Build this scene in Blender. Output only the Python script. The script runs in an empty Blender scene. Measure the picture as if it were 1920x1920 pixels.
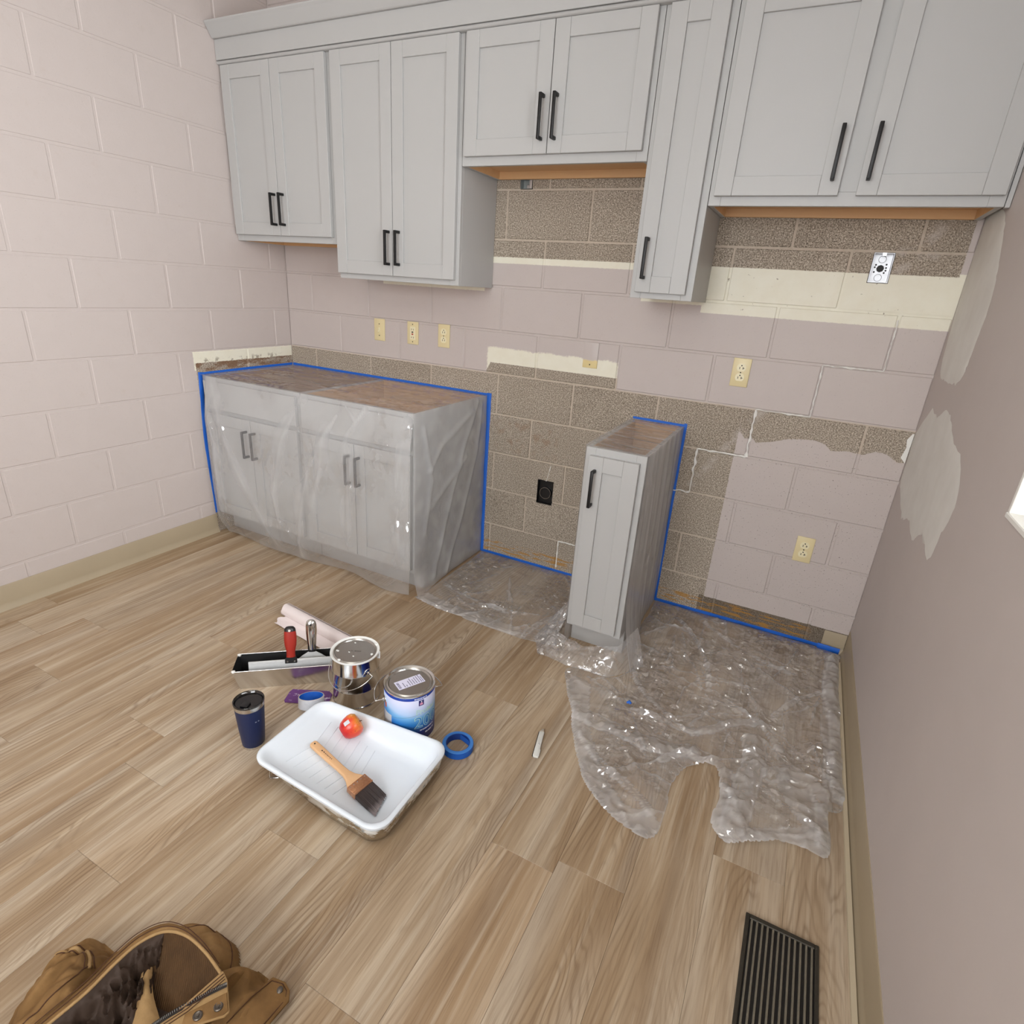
import bpy, bmesh, math, random
from mathutils import Vector, Matrix, noise
random.seed(7)
R = math.radians
scene = bpy.context.scene
COL = scene.collection

# ------------------------------------------------------------------ camera, world, light, exposure
cam_d = bpy.data.cameras.new('camera'); cam = bpy.data.objects.new('camera', cam_d); COL.objects.link(cam)
cam_d.sensor_width = 36.0; cam_d.lens = 36.0*1075.3/1920.0; cam_d.clip_start = 0.02
_r = Vector((0.888, 0.456, 0.064)); _f = Vector((-0.4041, 0.8389, -0.3640)).normalized()
_r = (_r - _f*_r.dot(_f)).normalized(); _u = _r.cross(_f)
cam.matrix_world = Matrix(((_r.x, _u.x, -_f.x, 2.788), (_r.y, _u.y, -_f.y, -2.585), (_r.z, _u.z, -_f.z, 1.401), (0, 0, 0, 1)))
scene.camera = cam

world = bpy.data.worlds.new('sky'); scene.world = world; world.use_nodes = True
bg = world.node_tree.nodes['Background']
bg.inputs[0].default_value = (0.96, 0.97, 1.0, 1); bg.inputs[1].default_value = 12.5

scene.view_settings.view_transform = 'Standard'; scene.view_settings.look = 'None'
scene.view_settings.gamma = 1.0; scene.view_settings.use_curve_mapping = False
scene.view_settings.exposure = 0.14
try:
    scene.cycles.transparent_max_bounces = 24
    scene.cycles.sample_clamp_indirect = 6.0
except Exception: pass

ROOM_W, ROOM_Y, ROOM_H = 3.198, -4.4, 2.823
WIN = (-3.30, -1.198, 1.043, 2.35)     # window opening in the right wall: y0, y1, z0, z1
FILL_WIN = (1.25, 3.10, .90, 2.40)           # opening for an added fill window in the front wall, behind the camera: x0, x1, z0, z1
for w_, h_, loc_, rz_ in ((WIN[1]-WIN[0], WIN[3]-WIN[2], (ROOM_W+.11, (WIN[0]+WIN[1])/2, (WIN[2]+WIN[3])/2), 90),
                          (FILL_WIN[1]-FILL_WIN[0], FILL_WIN[3]-FILL_WIN[2], ((FILL_WIN[0]+FILL_WIN[1])/2, ROOM_Y-.11, (FILL_WIN[2]+FILL_WIN[3])/2), 0)):  # second portal serves the added fill window
    pl = bpy.data.lights.new('window_daylight', 'AREA'); pl.shape = 'RECTANGLE'; pl.size = w_; pl.size_y = h_; pl.cycles.is_portal = True
    plo = bpy.data.objects.new('window_daylight', pl); COL.objects.link(plo); plo.location = loc_; plo.rotation_euler = (R(90), 0, R(rz_))
FILL_W = (4.0, 12.0)  # power of the two added fill lights under the ceiling
for i, (lx, ly) in enumerate(((1.75, -2.45), (2.3, -3.55))):
    ld = bpy.data.lights.new('ceiling_fill_light', 'AREA'); ld.shape = 'RECTANGLE'; ld.size = 1.16; ld.size_y = .54
    ld.energy = FILL_W[i]; ld.color = (1.0, 0.97, 0.92)
    lo = bpy.data.objects.new('ceiling_fill_light', ld); COL.objects.link(lo); lo.location = (lx, ly, ROOM_H-.075)

# ------------------------------------------------------------------ node helpers
class NT:
    def __init__(s, name):
        s.mat = bpy.data.materials.new(name); s.mat.use_nodes = True
        s.t = s.mat.node_tree; s.t.nodes.clear()
        s.out = s.t.nodes.new('ShaderNodeOutputMaterial')
    def node(s, typ, **kw):
        n = s.t.nodes.new(typ)
        for k, v in kw.items(): setattr(n, k, v)
        return n
    def set(s, sock, v):
        if isinstance(v, bpy.types.NodeSocket): s.t.links.new(v, sock)
        elif v is not None:
            if isinstance(v, (tuple, list)) and len(v) == 3 and sock.type == 'RGBA': v = (*v, 1)
            sock.default_value = v
    def m(s, op, a, b=None, c=None, clamp=False):
        n = s.node('ShaderNodeMath', operation=op); n.use_clamp = clamp
        s.set(n.inputs[0], a)
        if b is not None: s.set(n.inputs[1], b)
        if c is not None: s.set(n.inputs[2], c)
        return n.outputs[0]
    def add(s, a, b): return s.m('ADD', a, b)
    def sub(s, a, b): return s.m('SUBTRACT', a, b)
    def mul(s, a, b): return s.m('MULTIPLY', a, b)
    def mx(s, a, b): return s.m('MAXIMUM', a, b)
    def mn(s, a, b): return s.m('MINIMUM', a, b)
    def gt(s, a, b, soft=.0015):        # smooth a > b
        return s.m('MULTIPLY_ADD', s.sub(a, b), .5/soft, .5, clamp=True)
    def band(s, a, lo, hi, soft=.0015): return s.mul(s.gt(a, lo, soft), s.gt(hi, a, soft))
    def rect(s, u, v, u0, u1, v0, v1, soft=.0015): return s.mul(s.band(u, u0, u1, soft), s.band(v, v0, v1, soft))
    def mix(s, f, a, b, mode='MIX'):
        n = s.node('ShaderNodeMix', data_type='RGBA', blend_type=mode)
        s.set(n.inputs[0], f); s.set(n.inputs[6], a); s.set(n.inputs[7], b); return n.outputs[2]
    def noise(s, vec, scale, detail=3, rough=.55, dist=0., out=0):
        n = s.node('ShaderNodeTexNoise'); s.set(n.inputs['Vector'], vec)
        n.inputs['Scale'].default_value = scale; n.inputs['Detail'].default_value = detail
        n.inputs['Roughness'].default_value = rough; n.inputs['Distortion'].default_value = dist
        return n.outputs[out]
    def ramp(s, f, stops, interp='LINEAR'):
        n = s.node('ShaderNodeValToRGB'); cr = n.color_ramp; cr.interpolation = interp
        while len(cr.elements) < len(stops): cr.elements.new(.5)
        for e, (p, c) in zip(cr.elements, stops):
            e.position = p
            if isinstance(c, (int, float)): c = (c, c, c)
            e.color = (*c[:3], 1)
        s.set(n.inputs[0], f); return n.outputs[0]
    def pos(s): return s.node('ShaderNodeNewGeometry').outputs['Position']
    def obj(s): return s.node('ShaderNodeTexCoord').outputs['Object']
    def sep(s, v):
        n = s.node('ShaderNodeSeparateXYZ'); s.set(n.inputs[0], v); return n.outputs
    def comb(s, x, y, z):
        n = s.node('ShaderNodeCombineXYZ'); s.set(n.inputs[0], x); s.set(n.inputs[1], y); s.set(n.inputs[2], z); return n.outputs[0]
    def scale(s, v, sc):
        n = s.node('ShaderNodeMapping'); s.set(n.inputs[0], v); n.inputs['Scale'].default_value = sc; return n.outputs[0]
    def rnd(s): return s.node('ShaderNodeObjectInfo').outputs['Random']
    def bump(s, h, strength=.3, dist=.002, normal=None):
        n = s.node('ShaderNodeBump'); s.set(n.inputs['Height'], h)
        n.inputs['Strength'].default_value = strength; n.inputs['Distance'].default_value = dist
        if normal is not None: s.set(n.inputs['Normal'], normal)
        return n.outputs[0]
    def pbr(s, col, rough=.5, metal=0., normal=None, spec=.5, coat=0.):
        n = s.node('ShaderNodeBsdfPrincipled')
        s.set(n.inputs['Base Color'], col); s.set(n.inputs['Roughness'], rough); s.set(n.inputs['Metallic'], metal)
        s.set(n.inputs['Specular IOR Level'], spec)
        if coat: n.inputs['Coat Weight'].default_value = coat
        if normal is not None: s.set(n.inputs['Normal'], normal)
        return n.outputs[0]
    def done(s, sh): s.t.links.new(sh, s.out.inputs[0]); return s.mat

def srgb(r, g, b):
    f = lambda c: (c/255/12.92) if c/255 <= .04045 else ((c/255+.055)/1.055)**2.4
    return (f(r), f(g), f(b))

def simple(name, col, rough=.5, metal=0., bump=0., bscale=200., spec=.5, vary=.0, vscale=30., coat=0.):
    t = NT(name); c = col; nrm = None; v = t.obj()
    if vary: c = t.mix(t.noise(v, vscale, 4), tuple(x*(1-vary) for x in col), tuple(min(1, x*(1+vary)) for x in col))
    if bump: nrm = t.bump(t.noise(v, bscale, 3), bump, .001)
    return t.done(t.pbr(c, rough, metal, nrm, spec, coat))

# ------------------------------------------------------------------ mesh helpers
class MB:
    def __init__(s): s.v = []; s.f = []; s.M = None
    def _add(s, vs, fs):
        o = len(s.v)
        if s.M is not None: vs = [s.M @ Vector(p) for p in vs]
        s.v += [tuple(p) for p in vs]; s.f += [tuple(i+o for i in f) for f in fs]; return s
    def box(s, x0, x1, y0, y1, z0, z1):
        return s._add([(x0,y0,z0),(x1,y0,z0),(x1,y1,z0),(x0,y1,z0),(x0,y0,z1),(x1,y0,z1),(x1,y1,z1),(x0,y1,z1)],
                      [(0,3,2,1),(4,5,6,7),(0,1,5,4),(1,2,6,5),(2,3,7,6),(3,0,4,7)])
    def lathe(s, prof, n=40, c=(0,0), cap0=True, cap1=True):
        vs, fs = [], []
        for r, z in prof:
            for i in range(n):
                a = 2*math.pi*i/n; vs.append((c[0]+r*math.cos(a), c[1]+r*math.sin(a), z))
        for k in range(len(prof)-1):
            for i in range(n):
                j = (i+1) % n; fs.append((k*n+i, k*n+j, (k+1)*n+j, (k+1)*n+i))
        if cap0: fs.append(tuple(reversed(range(n))))
        if cap1: fs.append(tuple((len(prof)-1)*n+i for i in range(n)))
        return s._add(vs, fs)
    def tube(s, pts, r, n=10, cap=True, closed=False, flat=1.0, up=None):
        pts = [Vector(p) for p in pts]; m = len(pts); vs, fs = [], []
        rr = r if isinstance(r, (list, tuple)) else [r]*m
        ref = Vector(up) if up else None
        for k in range(m):
            a = pts[(k-1) % m] if (closed or k > 0) else pts[k]; b = pts[(k+1) % m] if (closed or k < m-1) else pts[k]
            t = (b-a).normalized()
            q = ref or (Vector((0,0,1)) if abs(t.z) < .9 else Vector((1,0,0)))
            e1 = t.cross(q).normalized(); e2 = e1.cross(t)
            for i in range(n):
                an = 2*math.pi*i/n; vs.append(pts[k]+e1*rr[k]*math.cos(an)+e2*rr[k]*flat*math.sin(an))
        for k in range(m if closed else m-1):
            for i in range(n):
                j = (i+1) % n; k2 = (k+1) % m; fs.append((k*n+i, k*n+j, k2*n+j, k2*n+i))
        if cap and not closed: fs += [tuple(reversed(range(n))), tuple((m-1)*n+i for i in range(n))]
        return s._add(vs, fs)
    def prism(s, outline, z0, z1):
        n = len(outline)
        vs = [(x, y, z0) for x, y in outline]+[(x, y, z1) for x, y in outline]
        return s._add(vs, [tuple(reversed(range(n))), tuple(range(n, 2*n))]+[(i, (i+1) % n, n+(i+1) % n, n+i) for i in range(n)])
    def grid(s, nu, nv, fn, keep=None):
        vs = [fn(i/nu, j/nv) for j in range(nv+1) for i in range(nu+1)]; fs = []
        for j in range(nv):
            for i in range(nu):
                if keep is None or keep((i+.5)/nu, (j+.5)/nv):
                    a = j*(nu+1)+i; fs.append((a, a+1, a+nu+2, a+nu+1))
        return s._add(vs, fs)
    def extr(s, prof, x0, x1):     # profile of (y,z) extruded along x
        n = len(prof)
        vs = [(x0, y, z) for y, z in prof]+[(x1, y, z) for y, z in prof]
        return s._add(vs, [tuple(range(n)), tuple(reversed(range(n, 2*n)))]+[(i, n+i, n+(i+1) % n, (i+1) % n) for i in range(n)])

WL = {}
def link(o, parent, wl):
    COL.objects.link(o); WL[o.name] = Vector(wl)
    if parent is not None:
        o.parent = parent; o.location = Vector(wl)-WL[parent.name]
    else: o.location = wl
    return o

def fixmesh(me, bevel=0., bseg=1, smooth=None, solid=0., merge=False):
    bm = bmesh.new(); bm.from_mesh(me)
    if merge: bmesh.ops.remove_doubles(bm, verts=bm.verts, dist=1e-6)
    loose = [v for v in bm.verts if not v.link_faces]
    if loose: bmesh.ops.delete(bm, geom=loose, context='VERTS')
    if bevel:
        bm.edges.ensure_lookup_table()
        es = [e for e in bm.edges if len(e.link_faces) == 2 and e.calc_face_angle(0) > R(30)]
        bmesh.ops.bevel(bm, geom=es, offset=bevel, segments=bseg, affect='EDGES', profile=.5, clamp_overlap=True)
    if solid:
        bmesh.ops.recalc_face_normals(bm, faces=bm.faces)
        bmesh.ops.solidify(bm, geom=bm.faces[:], thickness=solid)
    if not (solid == 0 and any(len(e.link_faces) == 1 for e in bm.edges)):
        bmesh.ops.recalc_face_normals(bm, faces=bm.faces)
    bm.to_mesh(me); bm.free()
    if smooth is not None:
        me.polygons.foreach_set('use_smooth', [True]*len(me.polygons))
        me.set_sharp_from_angle(angle=R(smooth))

def part(name, mb, mat, parent=None, bevel=0., bseg=1, smooth=None, solid=0., label=None, kind=None):
    me = bpy.data.meshes.new(name)
    xs, ys, zs = zip(*mb.v); c = Vector(((min(xs)+max(xs))/2, (min(ys)+max(ys))/2, min(zs)))
    me.from_pydata([(x-c.x, y-c.y, z-c.z) for x, y, z in mb.v], [], mb.f); me.update()
    fixmesh(me, bevel, bseg, smooth, solid)
    me.materials.append(mat)
    o = bpy.data.objects.new(name, me)
    if label: o['label'] = label
    if kind: o['kind'] = kind
    return link(o, parent, c)

def tag(o, label, cat, group=None):
    o['label'] = label; o['category'] = cat
    if group: o['group'] = group
    return o
def thing(name, label, cat, loc=(0,0,0), group=None):
    o = bpy.data.objects.new(name, None); o.empty_display_size = .05
    link(o, None, loc); return tag(o, label, cat, group)
def place(o, loc, rotz=0., rot=None):
    o.location = loc; o.rotation_euler = rot if rot else (0, 0, rotz); return o
def struct(name, mb, mat, **kw):
    o = part(name, mb, mat, **kw); o['kind'] = 'structure'; return o

def cells(u0, u1, v0, v1, holes):
    us = sorted({u0, u1, *[min(max(h[i], u0), u1) for h in holes for i in (0, 1)]})
    vs = sorted({v0, v1, *[min(max(h[i], v0), v1) for h in holes for i in (2, 3)]})
    for a, b in zip(us, us[1:]):
        for c, d in zip(vs, vs[1:]):
            if not any(h[0] <= (a+b)/2 <= h[1] and h[2] <= (c+d)/2 <= h[3] for h in holes): yield a, b, c, d

def crm(P, n):   # Catmull-Rom resample of a polyline into n+1 points
    P = [Vector(p) for p in P]; out = []
    for k in range(n+1):
        t = k/n*(len(P)-1); i = min(int(t), len(P)-2); f = t-i
        p0 = P[max(i-1, 0)]; p1 = P[i]; p2 = P[i+1]; p3 = P[min(i+2, len(P)-1)]
        out.append(.5*((2*p1)+(p2-p0)*f+(2*p0-5*p1+4*p2-p3)*f*f+(3*p1-p0-3*p2+p3)*f**3))
    return out
def pip(x, y, P):
    c = False; n = len(P)
    for i in range(n):
        x0, y0 = P[i][:2]; x1, y1 = P[i-1][:2]
        if (y0 > y) != (y1 > y) and x < (x1-x0)*(y-y0)/(y1-y0)+x0: c = not c
    return c
_BB = {}
def near(x, y, P, r):
    b = _BB.get(id(P))
    if b is None:
        xs = [p[0] for p in P]; ys = [p[1] for p in P]; b = _BB[id(P)] = (min(xs), max(xs), min(ys), max(ys), P)
    return b[0]-r < x < b[1]+r and b[2]-r < y < b[3]+r
def dseg(x, y, P, closed=False):
    best = 9.
    for i in range(len(P) if closed else len(P)-1):
        ax, ay = P[i][:2]; bx, by = P[(i+1) % len(P)][:2]; dx, dy = bx-ax, by-ay
        L = dx*dx+dy*dy; t = 0 if L == 0 else max(0, min(1, ((x-ax)*dx+(y-ay)*dy)/L))
        best = min(best, math.hypot(x-ax-t*dx, y-ay-t*dy))
    return best
def nz(x, y, z, s): return noise.noise(Vector((x*s, y*s, z*s)))

def text_mb(body, size, depth=0., offset=0., align='CENTER', space=1.0):
    cu = bpy.data.curves.new('lettering', 'FONT'); cu.body = body; cu.size = size; cu.offset = offset
    cu.align_x = align; cu.space_character = space; cu.resolution_u = 4
    o = bpy.data.objects.new('lettering', cu); me = o.to_mesh()
    mb = MB(); mb.v = [tuple(v.co) for v in me.vertices]; mb.f = [tuple(p.vertices) for p in me.polygons]
    o.to_mesh_clear(); bpy.data.objects.remove(o); bpy.data.curves.remove(cu); return mb
def wrap(mb, r, ang, z0):   # flat (x,y) lettering wrapped on a cylinder of radius r
    # cut long faces so that they bend with the cylinder
    me = bpy.data.meshes.new('wrap'); me.from_pydata(mb.v, [], mb.f); bm = bmesh.new(); bm.from_mesh(me)
    x0 = min(v[0] for v in mb.v); x1 = max(v[0] for v in mb.v); k = x0
    while k < x1:
        bmesh.ops.bisect_plane(bm, geom=bm.verts[:]+bm.edges[:]+bm.faces[:], plane_co=(k, 0, 0), plane_no=(1, 0, 0)); k += .004
    out = MB(); bm.verts.ensure_lookup_table(); bm.verts.index_update()
    out.v = [(r*math.cos(ang+v.co.x/r), r*math.sin(ang+v.co.x/r), z0+v.co.y) for v in bm.verts]
    out.f = [tuple(v.index for v in f.verts) for f in bm.faces]; bm.free(); bpy.data.meshes.remove(me); return out

# ------------------------------------------------------------------ materials
PINK = srgb(194, 183, 178); CREAM = srgb(231, 227, 210)
def wall_mat(name, side, mortar):
    t = NT(name); P = t.pos(); x, y, z = t.sep(P)
    u = x if side == 'back' else t.mul(y, -1)
    n1 = t.noise(P, 11, 5); n2 = t.noise(P, 90, 4)
    jag = t.add(t.mul(t.sub(n1, .5), .016), t.mul(t.sub(n2, .5), .012))
    ju = t.mul(t.sub(n2, .5), .008)
    U = t.add(u, ju); V = t.add(z, jag); Vs = t.add(z, t.mul(ju, .6))
    # bare concrete
    sp = t.noise(P, 205, 4, .85); big = t.noise(P, 4, 4); big2 = t.noise(P, 17, 3)
    if mortar:
        bare = t.mix(t.noise(P, 70, 4), srgb(176, 162, 146), srgb(204, 190, 173))
    else:
        bare = t.ramp(sp, [(.32, srgb(52, 46, 40)), (.43, srgb(120, 110, 99)), (.50, srgb(150, 139, 126)), (.58, srgb(190, 180, 166)), (.68, srgb(232, 224, 212))])
        bare = t.mix(.75, bare, t.mix(big, (.92, .88, .84), (1.36, 1.34, 1.31)), 'MULTIPLY')
        bare = t.mix(t.mul(t.rnd(), .35), bare, t.mix(1., bare, (.80, .78, .75), 'MULTIPLY'))
    pink = t.mix(t.mul(t.sub(big2, .3), .5), PINK, srgb(186, 174, 168))
    pits = t.gt(t.noise(P, 150, 3, .65), .655, .015)
    if side == 'back':
        lowr = t.rect(u, z, 2.58, 3.3, -.1, .95, .01)
        pink = t.mix(t.mul(pits, t.add(t.mul(lowr, .62), .14)), pink, srgb(92, 80, 72))
        pts = [(2.55,.888),(2.59,.893),(2.612,.868),(2.645,.872),(2.66,.858),(2.72,.872),(2.77,.892),(2.83,.902),(2.88,.905),(2.915,.895),(2.94,.872),(3.0,.882),(3.05,.876),(3.09,.897),(3.13,.893),(3.17,.868),(3.2,.872)]
        zb = t.ramp(t.m('MULTIPLY_ADD', u, 1/.65, -2.55/.65), [((a-2.55)/.65, (b-.8)/.2) for a, b in pts])
        zb = t.m('MULTIPLY_ADD', t.node('ShaderNodeRGBToBW').outputs[0] if False else t.sep(zb)[0], .2, .8)
        m1 = t.rect(U, Vs, .70, 3.178, 1.530, 4.)
        m2 = t.mul(t.gt(.994, Vs), t.gt(2.583, U))
        m3 = t.mul(t.mul(t.gt(U, 2.583), t.gt(.994, Vs)), t.gt(t.add(z, t.mul(ju, 1.2)), zb))
        left = t.m('MULTIPLY_ADD', z, .5, .843)          # slanted left edge of the scraped patch
        m4 = t.mul(t.mul(t.gt(U, left), t.gt(2.026, u)), t.band(Vs, .99, 1.046))
        m5 = t.mul(t.gt(.096, Vs), t.gt(U, 2.583))
        bm_ = t.mx(t.mx(t.mx(m1, m2), t.mx(m3, m4)), m5)
        c1 = t.rect(U, Vs, 1.3, 2.2, 1.503, 1.54); c2 = t.rect(U, Vs, 2.34, 3.4, 1.354, 1.54)
        c3 = t.mx(t.rect(U, Vs, .70, 1.315, 1.376, 1.6), t.rect(U, Vs, 2.085, 2.4, 1.382, 1.6))
        c4 = t.rect(t.add(U, t.mul(jag, .8)), t.add(z, t.mul(jag, 1.6)), 1.347, 2.02, 1.0, 1.119, .004)
        cm = t.mx(t.mx(c1, c2), t.mx(c3, c4))
        # adhesive left by the old baseboard
        st = t.noise(t.scale(P, (9, 1, 70)), 1.0, 4, .6)
        gl = t.mul(t.mul(t.gt(st, .54, .02), t.band(t.add(z, t.mul(jag, 1.5)), .022, .088, .006)), t.mx(t.band(u, 1.37, 1.98, .02), t.band(u, 2.35, 3.03, .03)))
        rust = t.mul(t.gt(t.noise(P, 22, 4), .58, .06), t.rect(t.add(u, jag), z, 1.42, 1.78, .62, .78, .05))
        bare = t.mix(t.mul(rust, .35), bare, srgb(130, 88, 52))
        brown = t.mul(t.gt(.1, z), t.gt(u, 2.56))
        bare = t.mix(t.mul(brown, .65), bare, srgb(74, 60, 44))
        bare = t.mix(t.mul(gl, .8), bare, srgb(172, 124, 52))
        # smeared joint compound next to the junction box
        sm = t.mul(t.gt(t.noise(t.scale(P, (16, 1, 30)), 1., 4), .52, .08), t.mx(t.band(t.sub(u, t.mul(t.sub(z, 1.55), .62)), 2.985, 3.02, .015), t.rect(u, z, 2.98, 3.10, 1.585, 1.615, .01)))
        bare = t.mix(t.mul(sm, .6), bare, srgb(190, 180, 172))
        nick = t.mul(t.gt(t.noise(P, 55, 3), .70, .02), c2)
    else:
        pink = t.mix(t.mul(pits, .10), pink, srgb(110, 98, 90))
        scf = t.gt(t.noise(P, 14, 5, .7), .66, .05)
        pink = t.mix(t.mul(scf, .18), pink, srgb(176, 160, 146))
        bm_ = t.mul(t.gt(.636, U), t.gt(t.add(.936, t.mul(jag, .7)), z))
        cm = t.rect(U, Vs, .0, .645, .90, .992)
        rust = t.mul(t.gt(t.noise(t.scale(P, (1, 5, 14)), 2.2, 5, .65), .50, .06), t.band(t.add(z, jag), .893, .952, .008))
        bare = t.mix(t.mul(rust, .75), bare, srgb(112, 74, 42))
        edge = t.mul(t.gt(t.noise(P, 30, 5), .60, .04), t.band(z, .925, .955, .01))
        nick = t.mul(t.mul(t.mx(edge, t.gt(t.noise(P, 45, 3), .72, .03)), t.gt(.645, u)), .9)
    cream = t.mix(t.mul(nick, .75), t.mix(t.mul(t.sub(big2, .35), .45), CREAM, srgb(206, 193, 158)), srgb(104, 86, 62))
    col = t.mix(bm_, t.mix(cm, pink, cream), bare)
    hb = t.add(t.mul(sp, t.m('MULTIPLY_ADD', bm_, .85, .15)), t.mul(t.noise(P, 60, 3), .5))
    nr = t.bump(t.sub(hb, t.mul(pits, .3)), .42, .0022)
    return t.done(t.pbr(col, t.m('MULTIPLY_ADD', bm_, .35, .52), 0, nr, .35))

M = {}
M['block_b'] = wall_mat('painted_block', 'back', False); M['mortar_b'] = wall_mat('block_mortar', 'back', True)
M['block_l'] = wall_mat('painted_block_side', 'left', False); M['mortar_l'] = wall_mat('block_mortar_side', 'left', True)

def drywall():
    t = NT('painted_drywall'); P = t.pos()
    c = t.mix(t.noise(P, 5, 4), srgb(194, 184, 179), srgb(201, 191, 186))
    return t.done(t.pbr(c, .6, 0, t.bump(t.noise(P, 120, 4), .12, .0015), .3))
M['drywall'] = drywall()
def spackle():
    t = NT('joint_compound'); P = t.pos()
    c = t.mix(t.noise(P, 12, 5), srgb(214, 210, 203), srgb(233, 231, 226))
    return t.done(t.pbr(c, .8, 0, t.bump(t.noise(t.scale(P, (1, 1, .35)), 60, 4), .25, .002), .2))
M['spackle'] = spackle()
M['caulk'] = simple('white_filler', srgb(232, 230, 224), .7, bump=.5, bscale=90)
M['ceiling'] = simple('ceiling_paint', srgb(232, 228, 222), .8)
M['base'] = simple('vinyl_base', srgb(166, 151, 126), .5, vary=.05, vscale=6)
M['base2'] = simple('vinyl_base_trim', srgb(186, 172, 146), .5)
M['winwhite'] = simple('window_paint', srgb(240, 238, 232), .4)

def planks():
    t = NT('vinyl_oak_plank'); o = t.obj(); r = t.rnd(); x, y, z = t.sep(o)
    r2 = t.m('FRACT', t.mul(r, 17.31)); r3 = t.m('FRACT', t.mul(r, 71.7))
    v = t.comb(t.add(x, t.mul(r, 37.)), t.add(y, t.mul(r2, 53.)), 0.)
    warp = t.noise(t.scale(v, (5, 1.1, 1)), 1., 3)
    # knots push the grain lines aside
    vo = t.node('ShaderNodeTexVoronoi'); t.set(vo.inputs['Vector'], t.scale(v, (4.2, 1.25, 1))); vo.inputs['Scale'].default_value = 1.0
    vo.inputs['Randomness'].default_value = .9
    kd = vo.outputs['Distance']
    knot = t.m('SUBTRACT', 1., t.m('MULTIPLY', kd, 3.2), clamp=True)
    # cathedral rings
    ring = t.add(t.mul(t.m('ABSOLUTE', t.add(x, t.mul(t.sub(warp, .5), .16))), 12.), t.add(t.mul(y, 1.4), t.mul(warp, 2.2)))
    ring = t.add(ring, t.mul(t.m('POWER', knot, 2.), 1.6))
    rr = t.m('SINE', t.mul(t.add(ring, t.mul(t.noise(t.scale(v, (30, 5, 1)), 1., 2), .10)), 34.))
    rl = t.m('POWER', t.m('MULTIPLY_ADD', rr, .5, .5), 3.5)
    rmask = t.mul(t.gt(t.noise(t.scale(v, (5, 1.3, 1)), 1.3, 2), .53, .09), t.gt(r3, .12, .1))
    # long soft streaks
    st = t.noise(t.scale(v, (13, .75, 1)), 1.0, 4, .55, .4)
    st2 = t.noise(t.scale(v, (45, 1.6, 1)), 1.0, 4, .6, .3)
    fine = t.noise(t.scale(v, (260, 7, 1)), 1.0, 3, .6)
    c = t.ramp(st, [(.28, srgb(142, 117, 88)), (.42, srgb(164, 139, 108)), (.55, srgb(178, 154, 123)), (.68, srgb(190, 169, 140)), (.8, srgb(202, 187, 164))])
    pl_ = t.ramp(r2, [(0., srgb(196, 160, 120)), (.3, srgb(212, 190, 160)), (.6, srgb(188, 174, 156)), (1., srgb(214, 196, 170))])
    c = t.mix(.22, c, t.mix(1., c, pl_, 'MULTIPLY')); c = t.mix(.10, c, pl_)
    lo = t.noise(t.scale(v, (6, .55, 1)), 1., 3, .5, .8)
    c = t.mix(t.mul(t.gt(lo, .55, .14), .42), c, srgb(206, 196, 180)); c = t.mix(t.mul(t.gt(.43, lo, .12), .42), c, srgb(140, 113, 84))
    c = t.mix(t.mul(t.gt(st2, .58, .12), .26), c, srgb(122, 98, 74))
    c = t.mix(t.mul(t.gt(.41, st2, .08), .28), c, srgb(220, 209, 190))
    c = t.mix(t.mul(t.mul(rl, rmask), .46), c, srgb(104, 78, 52))
    c = t.mix(t.mul(t.gt(fine, .58, .06), .28), c, srgb(108, 82, 58))
    kn = t.mul(t.gt(t.add(knot, t.mul(t.sub(st2, .5), .25)), .76, .10), t.gt(t.m('FRACT', t.mul(r, 7.7)), .35, .05))
    c = t.mix(t.mul(kn, .62), c, srgb(104, 70, 42))
    nr = t.bump(t.add(fine, t.mul(rl, .3)), .12, .0006)
    return t.done(t.pbr(c, t.m('MULTIPLY_ADD', fine, .12, .36), 0, nr, .45))
M['plank'] = planks()

def cab():
    t = NT('cabinet_grey_paint'); P = t.obj()
    c = t.mix(t.noise(P, 3, 3), srgb(176, 175, 173), srgb(181, 180, 178))
    return t.done(t.pbr(c, .42, 0, t.bump(t.noise(P, 320, 2), .05, .0005), .4))
M['cab'] = cab()
def maple(name, a, b):
    t = NT(name); P = t.obj()
    c = t.mix(t.noise(t.scale(P, (1.5, 30, 30)), 1., 4), a, b)
    return t.done(t.pbr(c, .5, 0, None, .35))
M['maple'] = maple('maple_plywood', srgb(204, 160, 114), srgb(222, 182, 136))
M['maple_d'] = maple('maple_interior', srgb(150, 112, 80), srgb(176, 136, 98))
M['black'] = simple('black_iron', srgb(24, 23, 23), .45, .3)
M['tape'] = simple('painters_tape', srgb(22, 96, 196), .55, bump=.25, bscale=300)
M['tape_d'] = simple('painters_tape_roll_side', srgb(62, 128, 206), .7, bump=.3, bscale=500)
M['plate'] = simple('ivory_plate', srgb(222, 206, 160), .35)
M['recept'] = simple('ivory_receptacle', srgb(232, 222, 186), .35)
M['slot'] = simple('slot_dark', srgb(20, 16, 12), .6)
M['red'] = simple('red_button', srgb(170, 40, 28), .4)
M['tin'] = simple('bright_tin', (.72, .71, .69), .13, 1., bump=.03, bscale=40)
M['tin_lid'] = simple('lid_tin', (.52, .50, .47), .26, 1., bump=.08, bscale=60)
M['steel'] = simple('stainless', (.66, .65, .63), .22, 1., vary=.08, vscale=20)
M['steel_b'] = simple('blade_steel', (.80, .80, .79), .42, .55, vary=.12, vscale=40)
M['galv'] = simple('galvanised', (.78, .78, .79), .34, 1., vary=.15, vscale=50)
M['whitepaint'] = simple('wet_white_paint', srgb(240, 240, 236), .35, bump=.4, bscale=120)
M['liner'] = simple('white_liner', srgb(228, 235, 242), .22, spec=.5)  # faint blue of skylight mixed into the white plastic
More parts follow.
